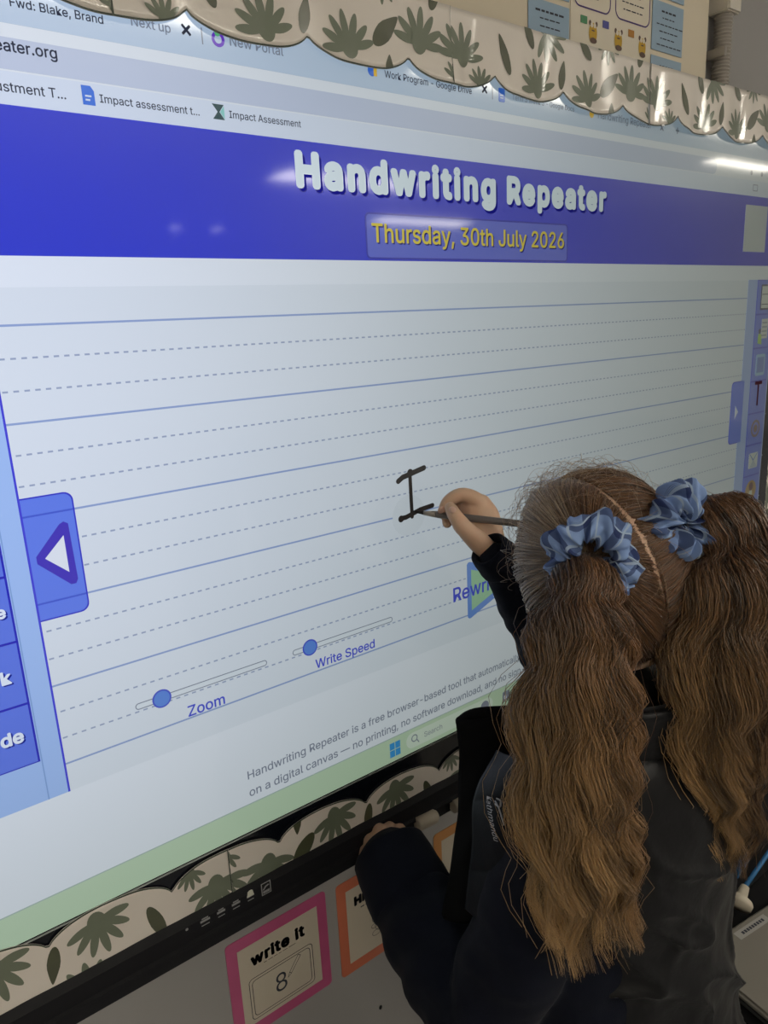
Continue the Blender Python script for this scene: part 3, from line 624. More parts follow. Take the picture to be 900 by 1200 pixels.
cyl_between('body', a, a.lerp(b, .55), .018, .01, wp, pg, 28, [(0, .0), (.001, .020), (.25, .021), (.35, .019), (.5, .009), (1, .007)])
cyl_between('cord', a.lerp(b, .55), b + Vector((.12, .002, .02)), .0038, .0038, mat('blue cord', (0.03, 0.15, 0.34), .5), pg)
obj('flap', pydata('flap', [(.94, -.247, .452), (.985, -.243, .460), (.975, -.240, .482), (.948, -.244, .480), (.94, -.243, .452), (.985, -.239, .460), (.975, -.236, .482), (.948, -.240, .480)], [[0, 1, 2, 3], [7, 6, 5, 4], [0, 4, 5, 1], [1, 5, 6, 2], [2, 6, 7, 3], [3, 7, 4, 0]]), mat('blue flap', (0.02, 0.10, 0.22), .5), pg)

# ------------------------------------------------------------------ the child
def catmull(pts, n):
    p = np.array(pts, dtype=float); m = len(p); out = []
    q = np.vstack([2 * p[0] - p[1], p, 2 * p[-1] - p[-2]])
    for t in np.linspace(0, m - 1, n):
        i = min(int(t), m - 2); u = t - i; a, b, c, d = q[i], q[i + 1], q[i + 2], q[i + 3]
        out.append(.5 * ((2 * b) + (-a + c) * u + (2 * a - 5 * b + 4 * c - d) * u * u + (-a + 3 * b - 3 * c + d) * u ** 3))
    return np.array(out)
def tube(bm, pts, radii, up=(0, 0, 1), n=24, K=20, cap=True, rfun=None):
    """closed tapered tube; radii: r or (r_side, r_up) at each control point; up orients the ellipse"""
    rr = [(r, r) if np.isscalar(r) else r for r in radii]
    c = catmull([list(p) + list(r) for p, r in zip(pts, rr)], n); up = Vector(up); rings = []
    for i in range(n):
        d = Vector(c[min(i + 1, n - 1), :3] - c[max(i - 1, 0), :3]).normalized(); sd = d.cross(up)
        if sd.length < 1e-3: sd = d.cross(Vector((1, 0, 0)))
        sd.normalize(); u2 = sd.cross(d).normalized(); o = Vector(c[i, :3]); ra, rb = c[i, 3], c[i, 4]
        rings.append((o, sd, u2, max(ra, 1e-4), max(rb, 1e-4), d))
    if cap:
        def ends(rg, sgn):
            o, sd, u2, ra, rb, d = rg; return [(o + d * sgn * min(ra, rb) * math.sin(a), sd, u2, ra * math.cos(a), rb * math.cos(a), d) for a in (.5, 1.0, 1.4)]
        rings = ends(rings[0], -1)[::-1] + rings + ends(rings[-1], 1)
    vv = []
    for j, (o, sd, u2, ra, rb, d) in enumerate(rings):
        row = []
        for k in range(K):
            th = 2 * PI * k / K; f = rfun(j / (len(rings) - 1), th) if rfun else 1.0
            row.append(bm.verts.new(o + sd * ra * math.cos(th) * f + u2 * rb * math.sin(th) * f))
        vv.append(row)
    for a, b in zip(vv, vv[1:]):
        for k in range(K): bm.faces.new((a[k], a[(k + 1) % K], b[(k + 1) % K], b[k]))
    bm.faces.new(vv[0][::-1]); bm.faces.new(vv[-1])
def ball(bm, c, r, M=None, seg=24):
    m = Matrix.Translation(c) @ (M.to_4x4() if M is not None else Matrix.Identity(4)) @ Matrix.Diagonal((*r, 1))
    bmesh.ops.create_uvsphere(bm, u_segments=seg, v_segments=seg // 2, radius=1, matrix=m)
def remesh(bm, voxel, smooth_it=2, factor=.5):
    bmesh.ops.recalc_face_normals(bm, faces=bm.faces)
    me = bpy.data.meshes.new('r'); bm.to_mesh(me); bm.free(); o = bpy.data.objects.new('r', me); C.objects.link(o)
    md = o.modifiers.new('r', 'REMESH'); md.mode = 'VOXEL'; md.voxel_size = voxel; md.use_smooth_shade = True
    if smooth_it: ms = o.modifiers.new('s', 'SMOOTH'); ms.iterations = smooth_it; ms.factor = factor
    dg = bpy.context.evaluated_depsgraph_get(); dg.update(); out = bpy.data.meshes.new_from_object(o.evaluated_get(dg))
    bpy.data.objects.remove(o); bpy.data.meshes.remove(me); return out
def displace(me, fn):
    a = co_array(me).astype(float); n = np.empty(len(a) * 3, dtype=np.float32); me.vertices.foreach_get('normal', n); n = n.reshape(-1, 3)
    h = np.array([fn(Vector(p)) for p in a]); a += n * h[:, None]; me.vertices.foreach_set('co', a.astype(np.float32).ravel()); me.update()

HC = Vector(P(700, 671, .755))                                # head centre
HM = Matrix.Rotation(math.radians(-13), 3, 'Z') @ Matrix.Rotation(math.radians(-2), 3, 'X') @ Matrix.Rotation(math.radians(-14), 3, 'Y')
AX = (.077, .093, .105)
def hp(x, y, z): return HC + HM @ Vector((x, y, z))
skin = mat('child skin', (0.58, 0.385, 0.270), 0.5, .4, var=(25, .06), bump=(220, .1)); 
skin.node_tree.nodes['Principled BSDF'].inputs['Subsurface Weight'].default_value = .15; skin.node_tree.nodes['Principled BSDF'].inputs['Subsurface Radius'].default_value = (.006, .002, .001)
person = thing('person', (.475, -.29, 0), 'child with two long wavy brown pigtails, dark vest and navy sleeves, writing on the screen', 'person')
NB = Vector((.474, -.300, 1.0)); SH_L = Vector((.385, -.345, .915)); SH_R = Vector((.578, -.245, .925)); BY = (-.42, .908, 0)
EL_L = Vector(P(572, 1190, .80)); WR_L = Vector(P(470, 1016, .965)); EL_R = Vector((.640, -.125, .885)); WR_R = Vector(P(584, 658, .936))
body = bmesh.new()
# head: skull, jaw, cheeks, nose, lips, chin, ears
ball(body, hp(0, -.004, .010), (.070, .086, .092), HM); ball(body, hp(0, .018, -.040), (.056, .062, .058), HM)
ball(body, hp(0, .052, -.080), (.024, .022, .020), HM)
for s_ in (-1, 1):
    ball(body, hp(s_ * .032, .052, -.042), (.026, .026, .028), HM, 16)
    ball(body, hp(s_ * .064, -.006, -.012), (.006, .017, .026), HM @ Matrix.Rotation(s_ * .35, 3, 'Z'), 16); ball(body, hp(s_ * .062, -.002, -.036), (.006, .008, .009), HM, 12)
tube(body, [hp(0, .084, .012), hp(0, .088, -.006), hp(0, .093, -.022)], [.006, .007, .009], n=8, K=12); 
for s_ in (-1, 1): ball(body, hp(s_ * .009, .084, -.025), (.007, .008, .006), HM, 10)
tube(body, [hp(-.020, .074, -.052), hp(0, .084, -.050), hp(.020, .074, -.052)], [.003, .0055, .003], n=10, K=10); tube(body, [hp(-.017, .073, -.058), hp(0, .083, -.059), hp(.017, .073, -.058)], [.003, .0058, .003], n=10, K=10)
tube(body, [hp(-.032, .074, .030), hp(0, .080, .032), hp(.032, .074, .030)], [.006, .009, .006], n=10, K=10)
# neck, torso, legs
tube(body, [hp(0, -.018, -.06), hp(0, -.022, -.10), NB, NB + Vector((0, 0, -.04))], [.042, .038, .044, .062], n=14)
tube(body, [NB + Vector((0, .0, -.01)), (.474, -.300, .95), (.475, -.295, .86), (.475, -.29, .74), (.475, -.288, .64), (.475, -.288, .56)], [(.060, .045), (.118, .065), (.120, .078), (.105, .075), (.118, .085), (.110, .08)], up=BY, n=30, K=28)
for s_, hx in ((-1, .415), (1, .535)):
    tube(body, [(hx, -.288, .58), (hx, -.285, .42), (hx + s_ * .004, -.280, .33), (hx + s_ * .006, -.29, .20), (hx + s_ * .008, -.295, .07)], [.068, .056, .046, .042, .030], up=(0, 1, 0), n=24, K=18)
    tube(body, [(hx + s_ * .008, -.315, .045), (hx + s_ * .010, -.25, .035), (hx + s_ * .014, -.18, .028)], [(.026, .028), (.032, .022), (.028, .014)], n=12, K=14)
# arms
tube(body, [SH_L + Vector((.03, 0, 0)), SH_L, SH_L.lerp(EL_L, .5), EL_L], [.038, .040, .034, .029], n=18, K=16)
tube(body, [EL_L, EL_L.lerp(WR_L, .5), WR_L], [.029, .027, .020], n=14, K=16)
tube(body, [SH_R + Vector((-.03, 0, 0)), SH_R, SH_R.lerp(EL_R, .5), EL_R], [.038, .040, .034, .029], n=18, K=16)
tube(body, [EL_R, EL_R.lerp(WR_R, .5), WR_R], [.029, .026, .0195], n=16, K=16)
# right hand round the pen (points given as seen, each at its own depth)
PT = Vector(rayY(487, 600, -.0018)); PE = Vector(P(626, 615.5, .914))
pdir = (PE - PT).normalized()
def q3(*a): return Vector(P(*a))
def finger(pts, r):
    tube(body, pts, r, n=16, K=12)
palm = [q3(584, 658, 0.940), q3(571, 634, 0.961), q3(563, 608, 0.966), q3(558, 594, 0.971)]
tube(body, palm, [(.019, .016), (.024, .018), (.026, .020), (.022, .018)], up=tuple(-az * 1.0), n=16, K=18)
finger([q3(568, 606, 0.964), q3(560, 588, 0.961), q3(541, 580, 0.961), q3(525, 588, 0.961), q3(518, 602, 0.969)], [.012, .0115, .0100, .0086, .0070])       # index
finger([q3(572, 604, 0.976), q3(562, 590, 0.978), q3(541, 586, 0.984), q3(526, 600, 0.979), q3(524, 613, 0.972)], [.012, .0115, .0095, .0085, .0070])       # middle
finger([q3(576, 612, 0.988), q3(566, 598, 0.994), q3(548, 596, 0.998), q3(536, 612, 0.994), q3(540, 622, 0.984)], [.0115, .011, .009, .0080, .0068])        # ring
finger([q3(580, 622, 0.994), q3(572, 610, 1.002), q3(557, 610, 1.006), q3(548, 622, 1.000), q3(552, 630, 0.990)], [.011, .010, .008, .0072, .0062])         # little
finger([q3(578, 652, .945), q3(563, 637, .938), q3(547, 622, .930), q3(535, 607, .930), q3(528, 595, .941)], [.013, .0145, .0120, .0102, .0080])       # thumb
# left hand: a loose fist resting on the rail
lp = [WR_L, q3(462, 1000, .990), q3(455, 990, 1.010)]
tube(body, lp, [(.020, .017), (.027, .019), (.028, .018)], up=(0, 0, 1), n=12, K=16)
for k, (x0, y0, z0, x1, y1, x2, y2) in enumerate(((436, 992, 1.000, 434, 984, 433, 1000), (447, 982, 1.004, 444, 973, 440, 990), (458, 980, 1.010, 456, 971, 450, 988), (468, 982, 1.014, 468, 973, 462, 986))):
    tube(body, [q3(x0 + 6, y0 + 8, z0 - .012), q3(x0, y0, z0), q3(x1, y1, z0 + .020), q3(x2, y2, z0 + .034)], [.010, .0115, .0098, .0080], n=14, K=12)
tube(body, [q3(452, 1004, .985), q3(436, 1004, .992), q3(428, 998, 1.012), q3(430, 994, 1.030)], [.012, .0115, .010, .0078], n=14, K=12)
bme = remesh(body, .0021, 3, .5); obj('body', bme, skin, person)
for a_, b_ in (((529, 594.5, .9330), (532.5, 601, .9240)), ((516.5, 600, .962), (518, 595, .956)), ((432, 994, 1.018), (435, 990, 1.010))):
    bm = bmesh.new(); c_ = (Vector(P(*a_)) + Vector(P(*b_))) / 2; d_ = Vector(P(*a_)) - Vector(P(*b_)); q_ = d_.to_track_quat('Y', 'Z').to_matrix(); ball(bm, c_, (.0052, .0066, .0030), q_, 14); obj('nail', bm, mat('nail pink', (.62, .40, .32), .3, .5), person, True)
eye_w = mat('eye white', (.7, .7, .7), .2, .5); iris = mat('iris brown', (.05, .03, .02), .2, .5)
for s_ in (-1, 1):
    bm = bmesh.new(); ball(bm, hp(s_ * .030, .070, .002), (.0125, .0125, .0125), HM, 20); e_ = obj('eye', bm, eye_w, person, True)
    bm = bmesh.new(); ball(bm, hp(s_ * .030, .0800, .002), (.0055, .0028, .0055), HM, 16); i2 = obj('iris', bm, iris, e_, True)
    bm = bmesh.new(); tube(bm, [hp(s_ * .048, .078, .022), hp(s_ * .032, .0865, .027), hp(s_ * .016, .0885, .024)], [.0012, .0022, .0016], n=8, K=8); obj('eyebrow', bm, mat('eyebrow brown', (.08, .045, .03), .8), person, True)
    
# pen: tip, ferrule, barrel
pen = thing('stylus_pen', tuple(PT), 'slim grey stylus pen held in the child hand, black tip on the screen', 'pen')
L_ = (PE - PT).length
penm = mat('pen grey', (0.17, 0.155, 0.15), .35, .5, metal=.3)
cyl_between('tip', PT, PT + pdir * .012, .001, .0028, black, pen, 16, [(0, .0006), (.15, .0013), (1, .0026)])
cyl_between('collar', PT + pdir * .012, PT + pdir * .030, .003, .0045, mat('pen collar beige', (0.33, 0.30, 0.27), .35, .5), pen, 20)
cyl_between('barrel', PT + pdir * .030, PE, .0046, .0046, penm, pen, 24, [(0, .0044), (.02, .0048), (.97, .0045), (1, .0036)])

# navy sweatshirt
navy = mat('navy fleece', (0.0045, 0.006, 0.013), 0.9, .12, sheen=.03, bump=(700, .25), var=(30, .25))
sw = bmesh.new()
tube(sw, [NB + Vector((0, -.002, .012)), NB + Vector((0, -.002, -.02)), (.474, -.300, .945), (.475, -.295, .86), (.475, -.29, .74), (.475, -.288, .62), (.475, -.288, .545)], [(.056, .050), (.078, .062), (.122, .080), (.130, .096), (.128, .098), (.135, .104), (.135, .103)], up=BY, n=34, K=32)
def wr(seed, amp=.05):
    return lambda t, th: 1 + amp * math.sin(t * 31 + 2.2 * math.sin(th + seed)) * (.4 + .6 * math.sin(t * PI)) + amp * .6 * math.sin(th * 2 + t * 9 + seed)
ELs = EL_L + Vector((.0, .0, -.004)); CU_L = Vector(P(462, 1012, .970)); CU_L0 = Vector(P(488, 1062, .925))
tube(sw, [SH_L + Vector((.04, .03, -.01)), SH_L + Vector((-.002, 0, -.004)), SH_L.lerp(ELs, .5) + Vector((-.006, 0, 0)), ELs], [.046, .050, .053, .055], n=34, K=28, rfun=wr(.3))
tube(sw, [ELs, ELs.lerp(CU_L0, .5), CU_L0, CU_L], [.060, .063, .053, .046], n=30, K=28, rfun=wr(1.5, .04))
CU_R = Vector(P(574, 646, .926)); CR1 = Vector(P(600, 676, .945))
tube(sw, [SH_R + Vector((-.05, 0, -.01)), SH_R, SH_R.lerp(EL_R, .5), EL_R], [.058, .060, .055, .052], n=26, K=24, rfun=wr(2.1))
tube(sw, [EL_R, CR1.lerp(EL_R, .5), CR1, CU_R.lerp(CR1, .4)], [.050, .042, .033, .0275], n=24, K=24, rfun=wr(.9, .03))
sme = remesh(sw, .0042, 3, .5)
displace(sme, lambda p: .0035 * noise.noise(p * 17) + .0022 * noise.noise(Vector((p.x * 30, p.y * 30, p.z * 55))))
obj('sweatshirt', sme, navy, person, True)
# cuffs: open, turned-back bands
def cuff(name, a, b, r0, r1, parent, th=.003, K=40, wob=.03, seed=0.0):
    a, b = Vector(a), Vector(b); d = b - a; q = d.to_track_quat('Z', 'Y'); prof = [(0, r0 - th), (0, r0), (.12, r0 + th * .8), (.5, (r0 + r1) / 2 + th * .8), (.94, r1 + th * .5), (1, r1), (.99, r1 - th), (.6, r1 - th * 1.6)]
    vs, fs = [], []
    for t, r in prof:
        for k in range(K):
            an = 2 * PI * k / K; f = 1 + wob * math.sin(2 * an + seed) + wob * .5 * math.sin(5 * an + seed * 2 + t * 2)
            vs.append(a + q @ Vector((r * f * math.cos(an), r * f * math.sin(an), t * d.length)))
    n = len(prof)
    for i in range(n - 1):
        for k in range(K): p_ = i * K + k; n_ = i * K + (k + 1) % K; fs.append([p_, n_, n_ + K, p_ + K])
    bm = bmesh.new(); bm.from_mesh(pydata(name, vs, fs)); bmesh.ops.subdivide_edges(bm, edges=bm.edges, cuts=1, use_grid_fill=True, smooth=.6); bmesh.ops.recalc_face_normals(bm, faces=bm.faces)
    return obj(name, bm, navy, parent, True)
cuff('cuff', Vector(P(487, 1060, .928)), Vector(P(457, 998, .985)), .053, .050, person, seed=.7)
cuff('cuff', Vector(P(590, 662, .938)), Vector(P(571, 643, .922)), .028, .0245, person, seed=2.0)

# trousers and shoes
tr = bmesh.new()
tube(tr, [(.475, -.288, .64), (.475, -.288, .56), (.475, -.288, .53)], [(.124, .090), (.122, .090), (.105, .075)], up=(0, 1, 0), n=14, K=28)
for s_, hx in ((-1, .415), (1, .535)):
    tube(tr, [(hx, -.288, .57), (hx, -.285, .42), (hx + s_ * .004, -.282, .33), (hx + s_ * .006, -.29, .20), (hx + s_ * .008, -.294, .075)], [.074, .064, .057, .054, .050], up=(0, 1, 0), n=26, K=22, rfun=wr(s_, .02))
obj('trousers', remesh(tr, .0055, 2, .5), mat('black trouser cloth', (0.006, 0.006, 0.008), .9, .15, bump=(500, .2)), person, True)
shoe_m = mat('black shoe leather', (0.01, 0.01, 0.011), .35, .4); sole_m = mat('shoe sole rubber', (0.02, 0.02, 0.02), .8)
for s_, hx in ((-1, .415), (1, .535)):
    sb = bmesh.new(); tube(sb, [(hx + s_ * .008, -.335, .042), (hx + s_ * .009, -.29, .046), (hx + s_ * .011, -.23, .038), (hx + s_ * .014, -.165, .030)], [(.032, .034), (.036, .036), (.040, .028), (.034, .018)], n=18, K=20)
    sh = obj('shoe', remesh(sb, .004, 2, .5), shoe_m, person, True)
    obj('sole', box_bm(hx + s_ * .011 - .037, -.362, .0005, hx + s_ * .011 + .037, -.138, .014, .006), sole_m, sh).matrix_parent_inverse = Matrix.Identity(4)

# black padded vest: smooth back, quilted chest panel, open front edge, standing collar, hood fold
vestm = mat('black vest nylon', (0.0065, 0.0065, 0.0075), 0.45, .25, sheen=.05, bump=(55, .35, .003), var=(20, .2))
quilt = mat('quilted vest nylon', (0.003, 0.004, 0.008), 0.58, .2, sheen=.0, bump=(40, .35, .003))
vb = bmesh.new()
tube(vb, [NB + Vector((.004, -.010, -.015)), (.482, -.308, .955), (.492, -.310, .90), (.502, -.310, .80), (.510, -.308, .70), (.515, -.306, .60), (.518, -.306, .50)], [(.070, .062), (.110, .088), (.118, .108), (.124, .118), (.128, .126), (.134, .132), (.138, .134)], up=BY, n=50, K=48,
     rfun=lambda t, th: 1 + .030 * math.sin(t * 16 + 1.6 * math.sin(th * 2)) + .02 * math.sin(3 * th + t * 5))
vme = remesh(vb, .0046, 2, .5)
def vfold(p):
    q = Vector((p.x * 9, p.y * 9, p.z * 14 + p.x * 7)); f = noise.noise(q + Vector((3, 1, 7))); r = 1 - abs(f) * 2.2
    r2_ = max(0, 1 - abs(noise.noise(Vector((p.x * 12 + 5, p.y * 12, p.z * 8 - p.x * 9)))) * 6); return .004 * r2_ * max(0, min(1, (.90 - p.z) * 8)) + .013 * r * r * r * (0.35 + .65 * max(0, min(1, (.93 - p.z) * 5))) + .003 * noise.noise(p * 26)
displace(vme, vfold)
obj('vest', vme, vestm, person, True)

# open front of the vest: quilted chest panel (left side), black front edge and standing collar
def grid_panel(name, fn, nu, nv, th, m, parent):
    vs, fs = [], []
    for i in range(nu + 1):
        for j in range(nv + 1): vs.append(fn(i / nu, j / nv))
    for i in range(nu):
        for j in range(nv): a = i * (nv + 1) + j; fs.append([a, a + nv + 1, a + nv + 2, a + 1])
    o = obj(name, pydata(name, vs, fs), m, parent, True); md = o.modifiers.new('s', 'SOLIDIFY'); md.thickness = th; md.offset = 0; return o
def path3(pts): 
    c = catmull([q3(*p) for p in pts], 60); return lambda t: Vector(c[min(58, int(t * 59))]).lerp(Vector(c[min(58, int(t * 59)) + 1]), t * 59 - min(58, int(t * 59)))
ca = path3([(582, 876, .785), (556, 930, .782), (553, 990, .782), (545, 1060, .785)]); cb2 = path3([(620, 862, .750), (640, 930, .735), (640, 1000, .735), (630, 1070, .745)])
camv = -Vector(w2(RC[2]))
def chest(u, v):
    a, b = ca(v), cb2(v); p = a.lerp(b, u); bulge = abs(math.sin(v * PI * 2.3 + .5 + .6 * math.sin(u * 3))) ** .5
    return p + camv * (.030 * math.sin(u * PI * .9 + .15) + .010 * bulge * math.sin(min(1, u * 3 + .2) * PI / 2)) + Vector((0, 0, .002 * noise.noise(p * 60)))
grid_panel('chest_panel', chest, 40, 90, .003, quilt, person)
fa = path3([(537, 843, .835), (541, 900, .838), (540, 960, .842), (533, 1015, .846), (522, 1075, .85)]); fb = path3([(612, 833, .815), (604, 885, .812), (576, 945, .81), (558, 1010, .812), (562, 1075, .815)])
grid_panel('front_edge', lambda u, v: fa(v).lerp(fb(v), u) + camv * (.006 * math.sin(u * PI) + .002 * math.sin(v * 19 + u * 4)), 14, 60, .012, mat('black velvet trim', (0.003, 0.003, 0.0035), .9, .1), person)
cuv = bmesh.new()
tube(cuv, [q3(541, 848, .836), q3(560, 838, .826), q3(612, 836, .812), q3(640, 842, .79)], [(.006, .009)] * 4, n=20, K=12); obj('collar_edge', cuv, MATS['black velvet trim'], person, True)
# standing collar round the back of the neck
def collar(u, v):
    an = PI * (1.02 + .96 * u) + math.atan2(BY[1], BY[0]) - PI / 2; r = .080 + .012 * v
    return Vector((NB.x + .006 + math.cos(an) * r, NB.y - .012 + math.sin(an) * r * .95, NB.z - .045 + .062 * v))
grid_panel('collar', collar, 50, 8, .012, vestm, person)
# printed mark on the chest panel
def chest_print(body, u0, v0, u1, v1, h, name, back=False):
    me = text_mesh(body, 1.0); a = co_array(me); w_ = a[:, 0].max(); out = []
    for x, y, _ in a:
        t = x / w_; p = chest(u0 + (u1 - u0) * t + float(y) * h / .085, v0 + (v1 - v0) * t); out.append(p + camv * .0100)
    me.vertices.foreach_set('co', np.array(out, dtype=np.float32).ravel()); me.update(); return obj(name, me, mat('chest print white', (.42, .42, .45), .5), person)
PUP = (Vector(P(585, 950, .78)) - Vector(P(576, 952, .78))).normalized()
chest_print('Kathmandu', .10, .28, .22, .52, .0105, 'chest_lettering')
def cp(u, v): return chest(u, v) + camv * .008
bm = bmesh.new(); pts = [cp(.23, .31), cp(.28, .34), cp(.34, .42)]
tube(bm, pts, [.0008] * 3, n=6, K=6); tube(bm, [cp(.23, .28), cp(.29, .29), cp(.29, .33), cp(.23, .325)], [.0008] * 4, n=8, K=6); obj('chest_mark', bm, MATS['chest print white'], person, True)

# ------------------------------------------------------------------ hair
hairm = bpy.data.materials.new('hair'); hairm.use_nodes = True; nt = hairm.node_tree; b = nt.nodes['Principled BSDF']
at_ = nt.nodes.new('ShaderNodeAttribute'); at_.attribute_name = 'Col'; nt.links.new(at_.outputs['Color'], b.inputs['Base Color'])
b.inputs['Roughness'].default_value = .34; b.inputs['Specular IOR Level'].default_value = .6; b.inputs['Sheen Weight'].default_value = .15; b.inputs['Sheen Roughness'].default_value = .4
def lerp(a, b, t): return a + (b - a) * t
def unit(a): return a / np.maximum(np.linalg.norm(a, axis=-1, keepdims=True), 1e-9)
def strands(paths, radius, cols):
    """paths (N,T,3), radius (N,T), cols (N,T,3) -> three-sided tapering tubes"""
    N, T, _ = paths.shape
    d = np.gradient(paths, axis=1); d = unit(d); ref = unit(rng.normal(size=(N, 1, 3))); s1 = unit(np.cross(d, ref)); s2 = np.cross(d, s1)
    vs = np.empty((N, T, 3, 3), dtype=np.float32)
    for k in range(3):
        a = 2 * PI * k / 3; vs[:, :, k] = paths + (s1 * math.cos(a) + s2 * math.sin(a)) * radius[..., None]
    idx = np.arange(N * T * 3).reshape(N, T, 3); f = []
    for k in range(3):
        a, b_, c, d_ = idx[:, :-1, k], idx[:, :-1, (k + 1) % 3], idx[:, 1:, (k + 1) % 3], idx[:, 1:, k]; f.append(np.stack([a, b_, c, d_], -1).reshape(-1, 4))
    col = np.repeat(cols[:, :, None, :], 3, axis=2).reshape(-1, 3)
    return vs.reshape(-1, 3), np.concatenate(f), col
def hair_obj(name, parts, parent):
    V, Fq, Cc, o = [], [], [], 0
    for v, f, c in parts: V.append(v); Fq.append(f + o); Cc.append(c); o += len(v)
    me = fastmesh(name, np.concatenate(V), np.concatenate(Fq)); c = np.concatenate(Cc); at = me.color_attributes.new('Col', 'FLOAT_COLOR', 'POINT')
    at.data.foreach_set('color', np.hstack([c, np.ones((len(c), 1))]).astype(np.float32).ravel())
    return tag(obj(name, me, hairm, parent), kind='stuff')
DK = np.array([.046, .020, .0085]); MD = np.array([.185, .088, .036]); GD = np.array([.56, .345, .140]); LT = np.array([.46, .36, .24])
HMn = np.array(HM); HCn = np.array(HC); AXn = np.array(AX)
def head_pt(dirs, lift): return HCn + (unit(dirs) * (AXn + lift[..., None])) @ HMn.T
def world_dir(w): return unit(((np.array(w) - HCn) @ HMn) / AXn)
ANC = {-1: np.array(P(692, 655, .665)), 1: np.array(P(804, 620, .725))}
# scalp hair combed from the parting and the hairline to each side's band
sc = []
for s_ in (-1, 1):
    an = world_dir(ANC[s_]); N = 4300; st = []
    while sum(len(q) for q in st) < N:
        q = unit(rng.normal(size=(9000, 3))); side = (q[:, 0] * s_ > .028)
        front = (q[:, 1] > .30) & (q[:, 2] < .62 - .25 * (1 - q[:, 1])); face = (q[:, 1] > .68) & (q[:, 2] < .55); low = (q[:, 2] < -.66 - .2 * np.clip(-q[:, 1] * 3, 0, 1)) | ((q[:, 1] > .20) & (q[:, 2] < -.34)); 
        ok = side & ~face & ~low & ~((q[:, 1] > .48) & (q[:, 2] < -.02))
        st.append(q[ok])
    st = np.concatenate(st)[:N]
    # a third of the strands start on the parting, another share on the outer hairline
    k = int(N * .30); al = rng.uniform(-1.15, 1.95, k)     # angle over the crown from front (y) to nape (-y)
    th = rng.uniform(.50, 3.75, k); st[:k] = np.stack([s_ * (.020 + .034 * rng.random(k) ** 1.5), np.cos(th), np.sin(th)], 1); st = unit(st)
    T = 10; t = np.linspace(0, 1, T)[None, :, None]
    om = np.arccos(np.clip(st @ an, -1, 1))[:, None, None]; so = np.maximum(np.sin(om), 1e-3)
    D_ = (np.sin((1 - t) * om) * st[:, None] + np.sin(t * om) * an) / so
    lump = .0012 * np.sin(6 * np.arctan2(st[:, 2], st[:, 1]) * 3.1)[:, None]
    lift = -.001 + .0085 * np.sin(np.clip(t[..., 0] * 1.15, 0, 1) * PI * .72) + lump * np.sin(t[..., 0] * PI) + rng.uniform(-.0020, .0030, (N, 1)) * t[..., 0]
    lift += .006 * np.clip(t[..., 0] - .85, 0, 1) / .15
    pth = head_pt(D_, lift) + rng.normal(size=(N, 1, 3)) * .0006 + .0012 * np.sin(t * 7 + rng.uniform(0, 6, (N, 1, 1))) * unit(rng.normal(size=(N, 1, 3)))
    base = lerp(DK, MD, rng.uniform(.15, 1.0, (N, 1, 1))); fr = np.clip((st[:, 1] - .0) * 1.3, 0, 1)[:, None, None] * rng.uniform(.3, 1, (N, 1, 1)); base = lerp(base, LT * rng.uniform(.35, 1.7, (N, 1, 1)), np.clip(fr * 1.1, 0, .85))  # front strands paled: sheen of the screen's light painted into the colour
    col = lerp(base * 1.15, base * .85, t) * np.ones((1, T, 1))
    rad = np.full((N, T), .00040) * rng.uniform(.7, 1.3, (N, 1)); rad[:, -1] *= .6
    sc.append(strands(pth, rad, col))
# fine fly-away hairs over the crown and temple
N, T = 420, 12; q = unit(rng.normal(size=(6000, 3)) + np.array([0, .25, .7])); q = q[(q[:, 2] > .15) & ~((q[:, 1] > .55) & (q[:, 2] < .55))][:N]; N = len(q)
t = np.linspace(0, 1, T)[None, :, None]; dirn = unit(np.cross(q, rng.normal(size=(N, 3))) + np.array([0, .3, .1]))[:, None]
D_ = q[:, None] + dirn * t * rng.uniform(.25, .65, (N, 1, 1)); lift = .004 + (rng.uniform(.004, .018, (N, 1)) * np.sin(t[..., 0] * PI * .8))
sc.append(strands(head_pt(D_, lift), np.full((N, T), .00016), np.broadcast_to(lerp(MD, LT, rng.uniform(.1, .8, (N, 1, 1))), (N, T, 3)).copy()))
hair_obj('scalp_hair', sc, person)
# hair base under the strands, open along the parting
bm = bmesh.new(); bmesh.ops.create_uvsphere(bm, u_segments=120, v_segments=80, radius=1)
kill = []
for v in bm.verts:
    x, y, z = v.co
    if abs(x) < .020 and z > -.55: kill.append(v)
    elif (y > .66 and z < .55) or (y > .46 and z < .0) or (y > .18 and z < -.34) or z < -.66 - .2 * min(1, max(0, -y * 3)): kill.append(v)
bmesh.ops.delete(bm, geom=kill, context='VERTS')
for v in bm.verts: x, y, z = v.co; v.co = hp(x * (AX[0] - .0010), y * (AX[1] - .0010), z * (AX[2] - .0010))
obj('hair_base', bm, mat('hair root brown', (0.075, 0.043, 0.024), .7, .2, bump=(900, .4)), person, True)

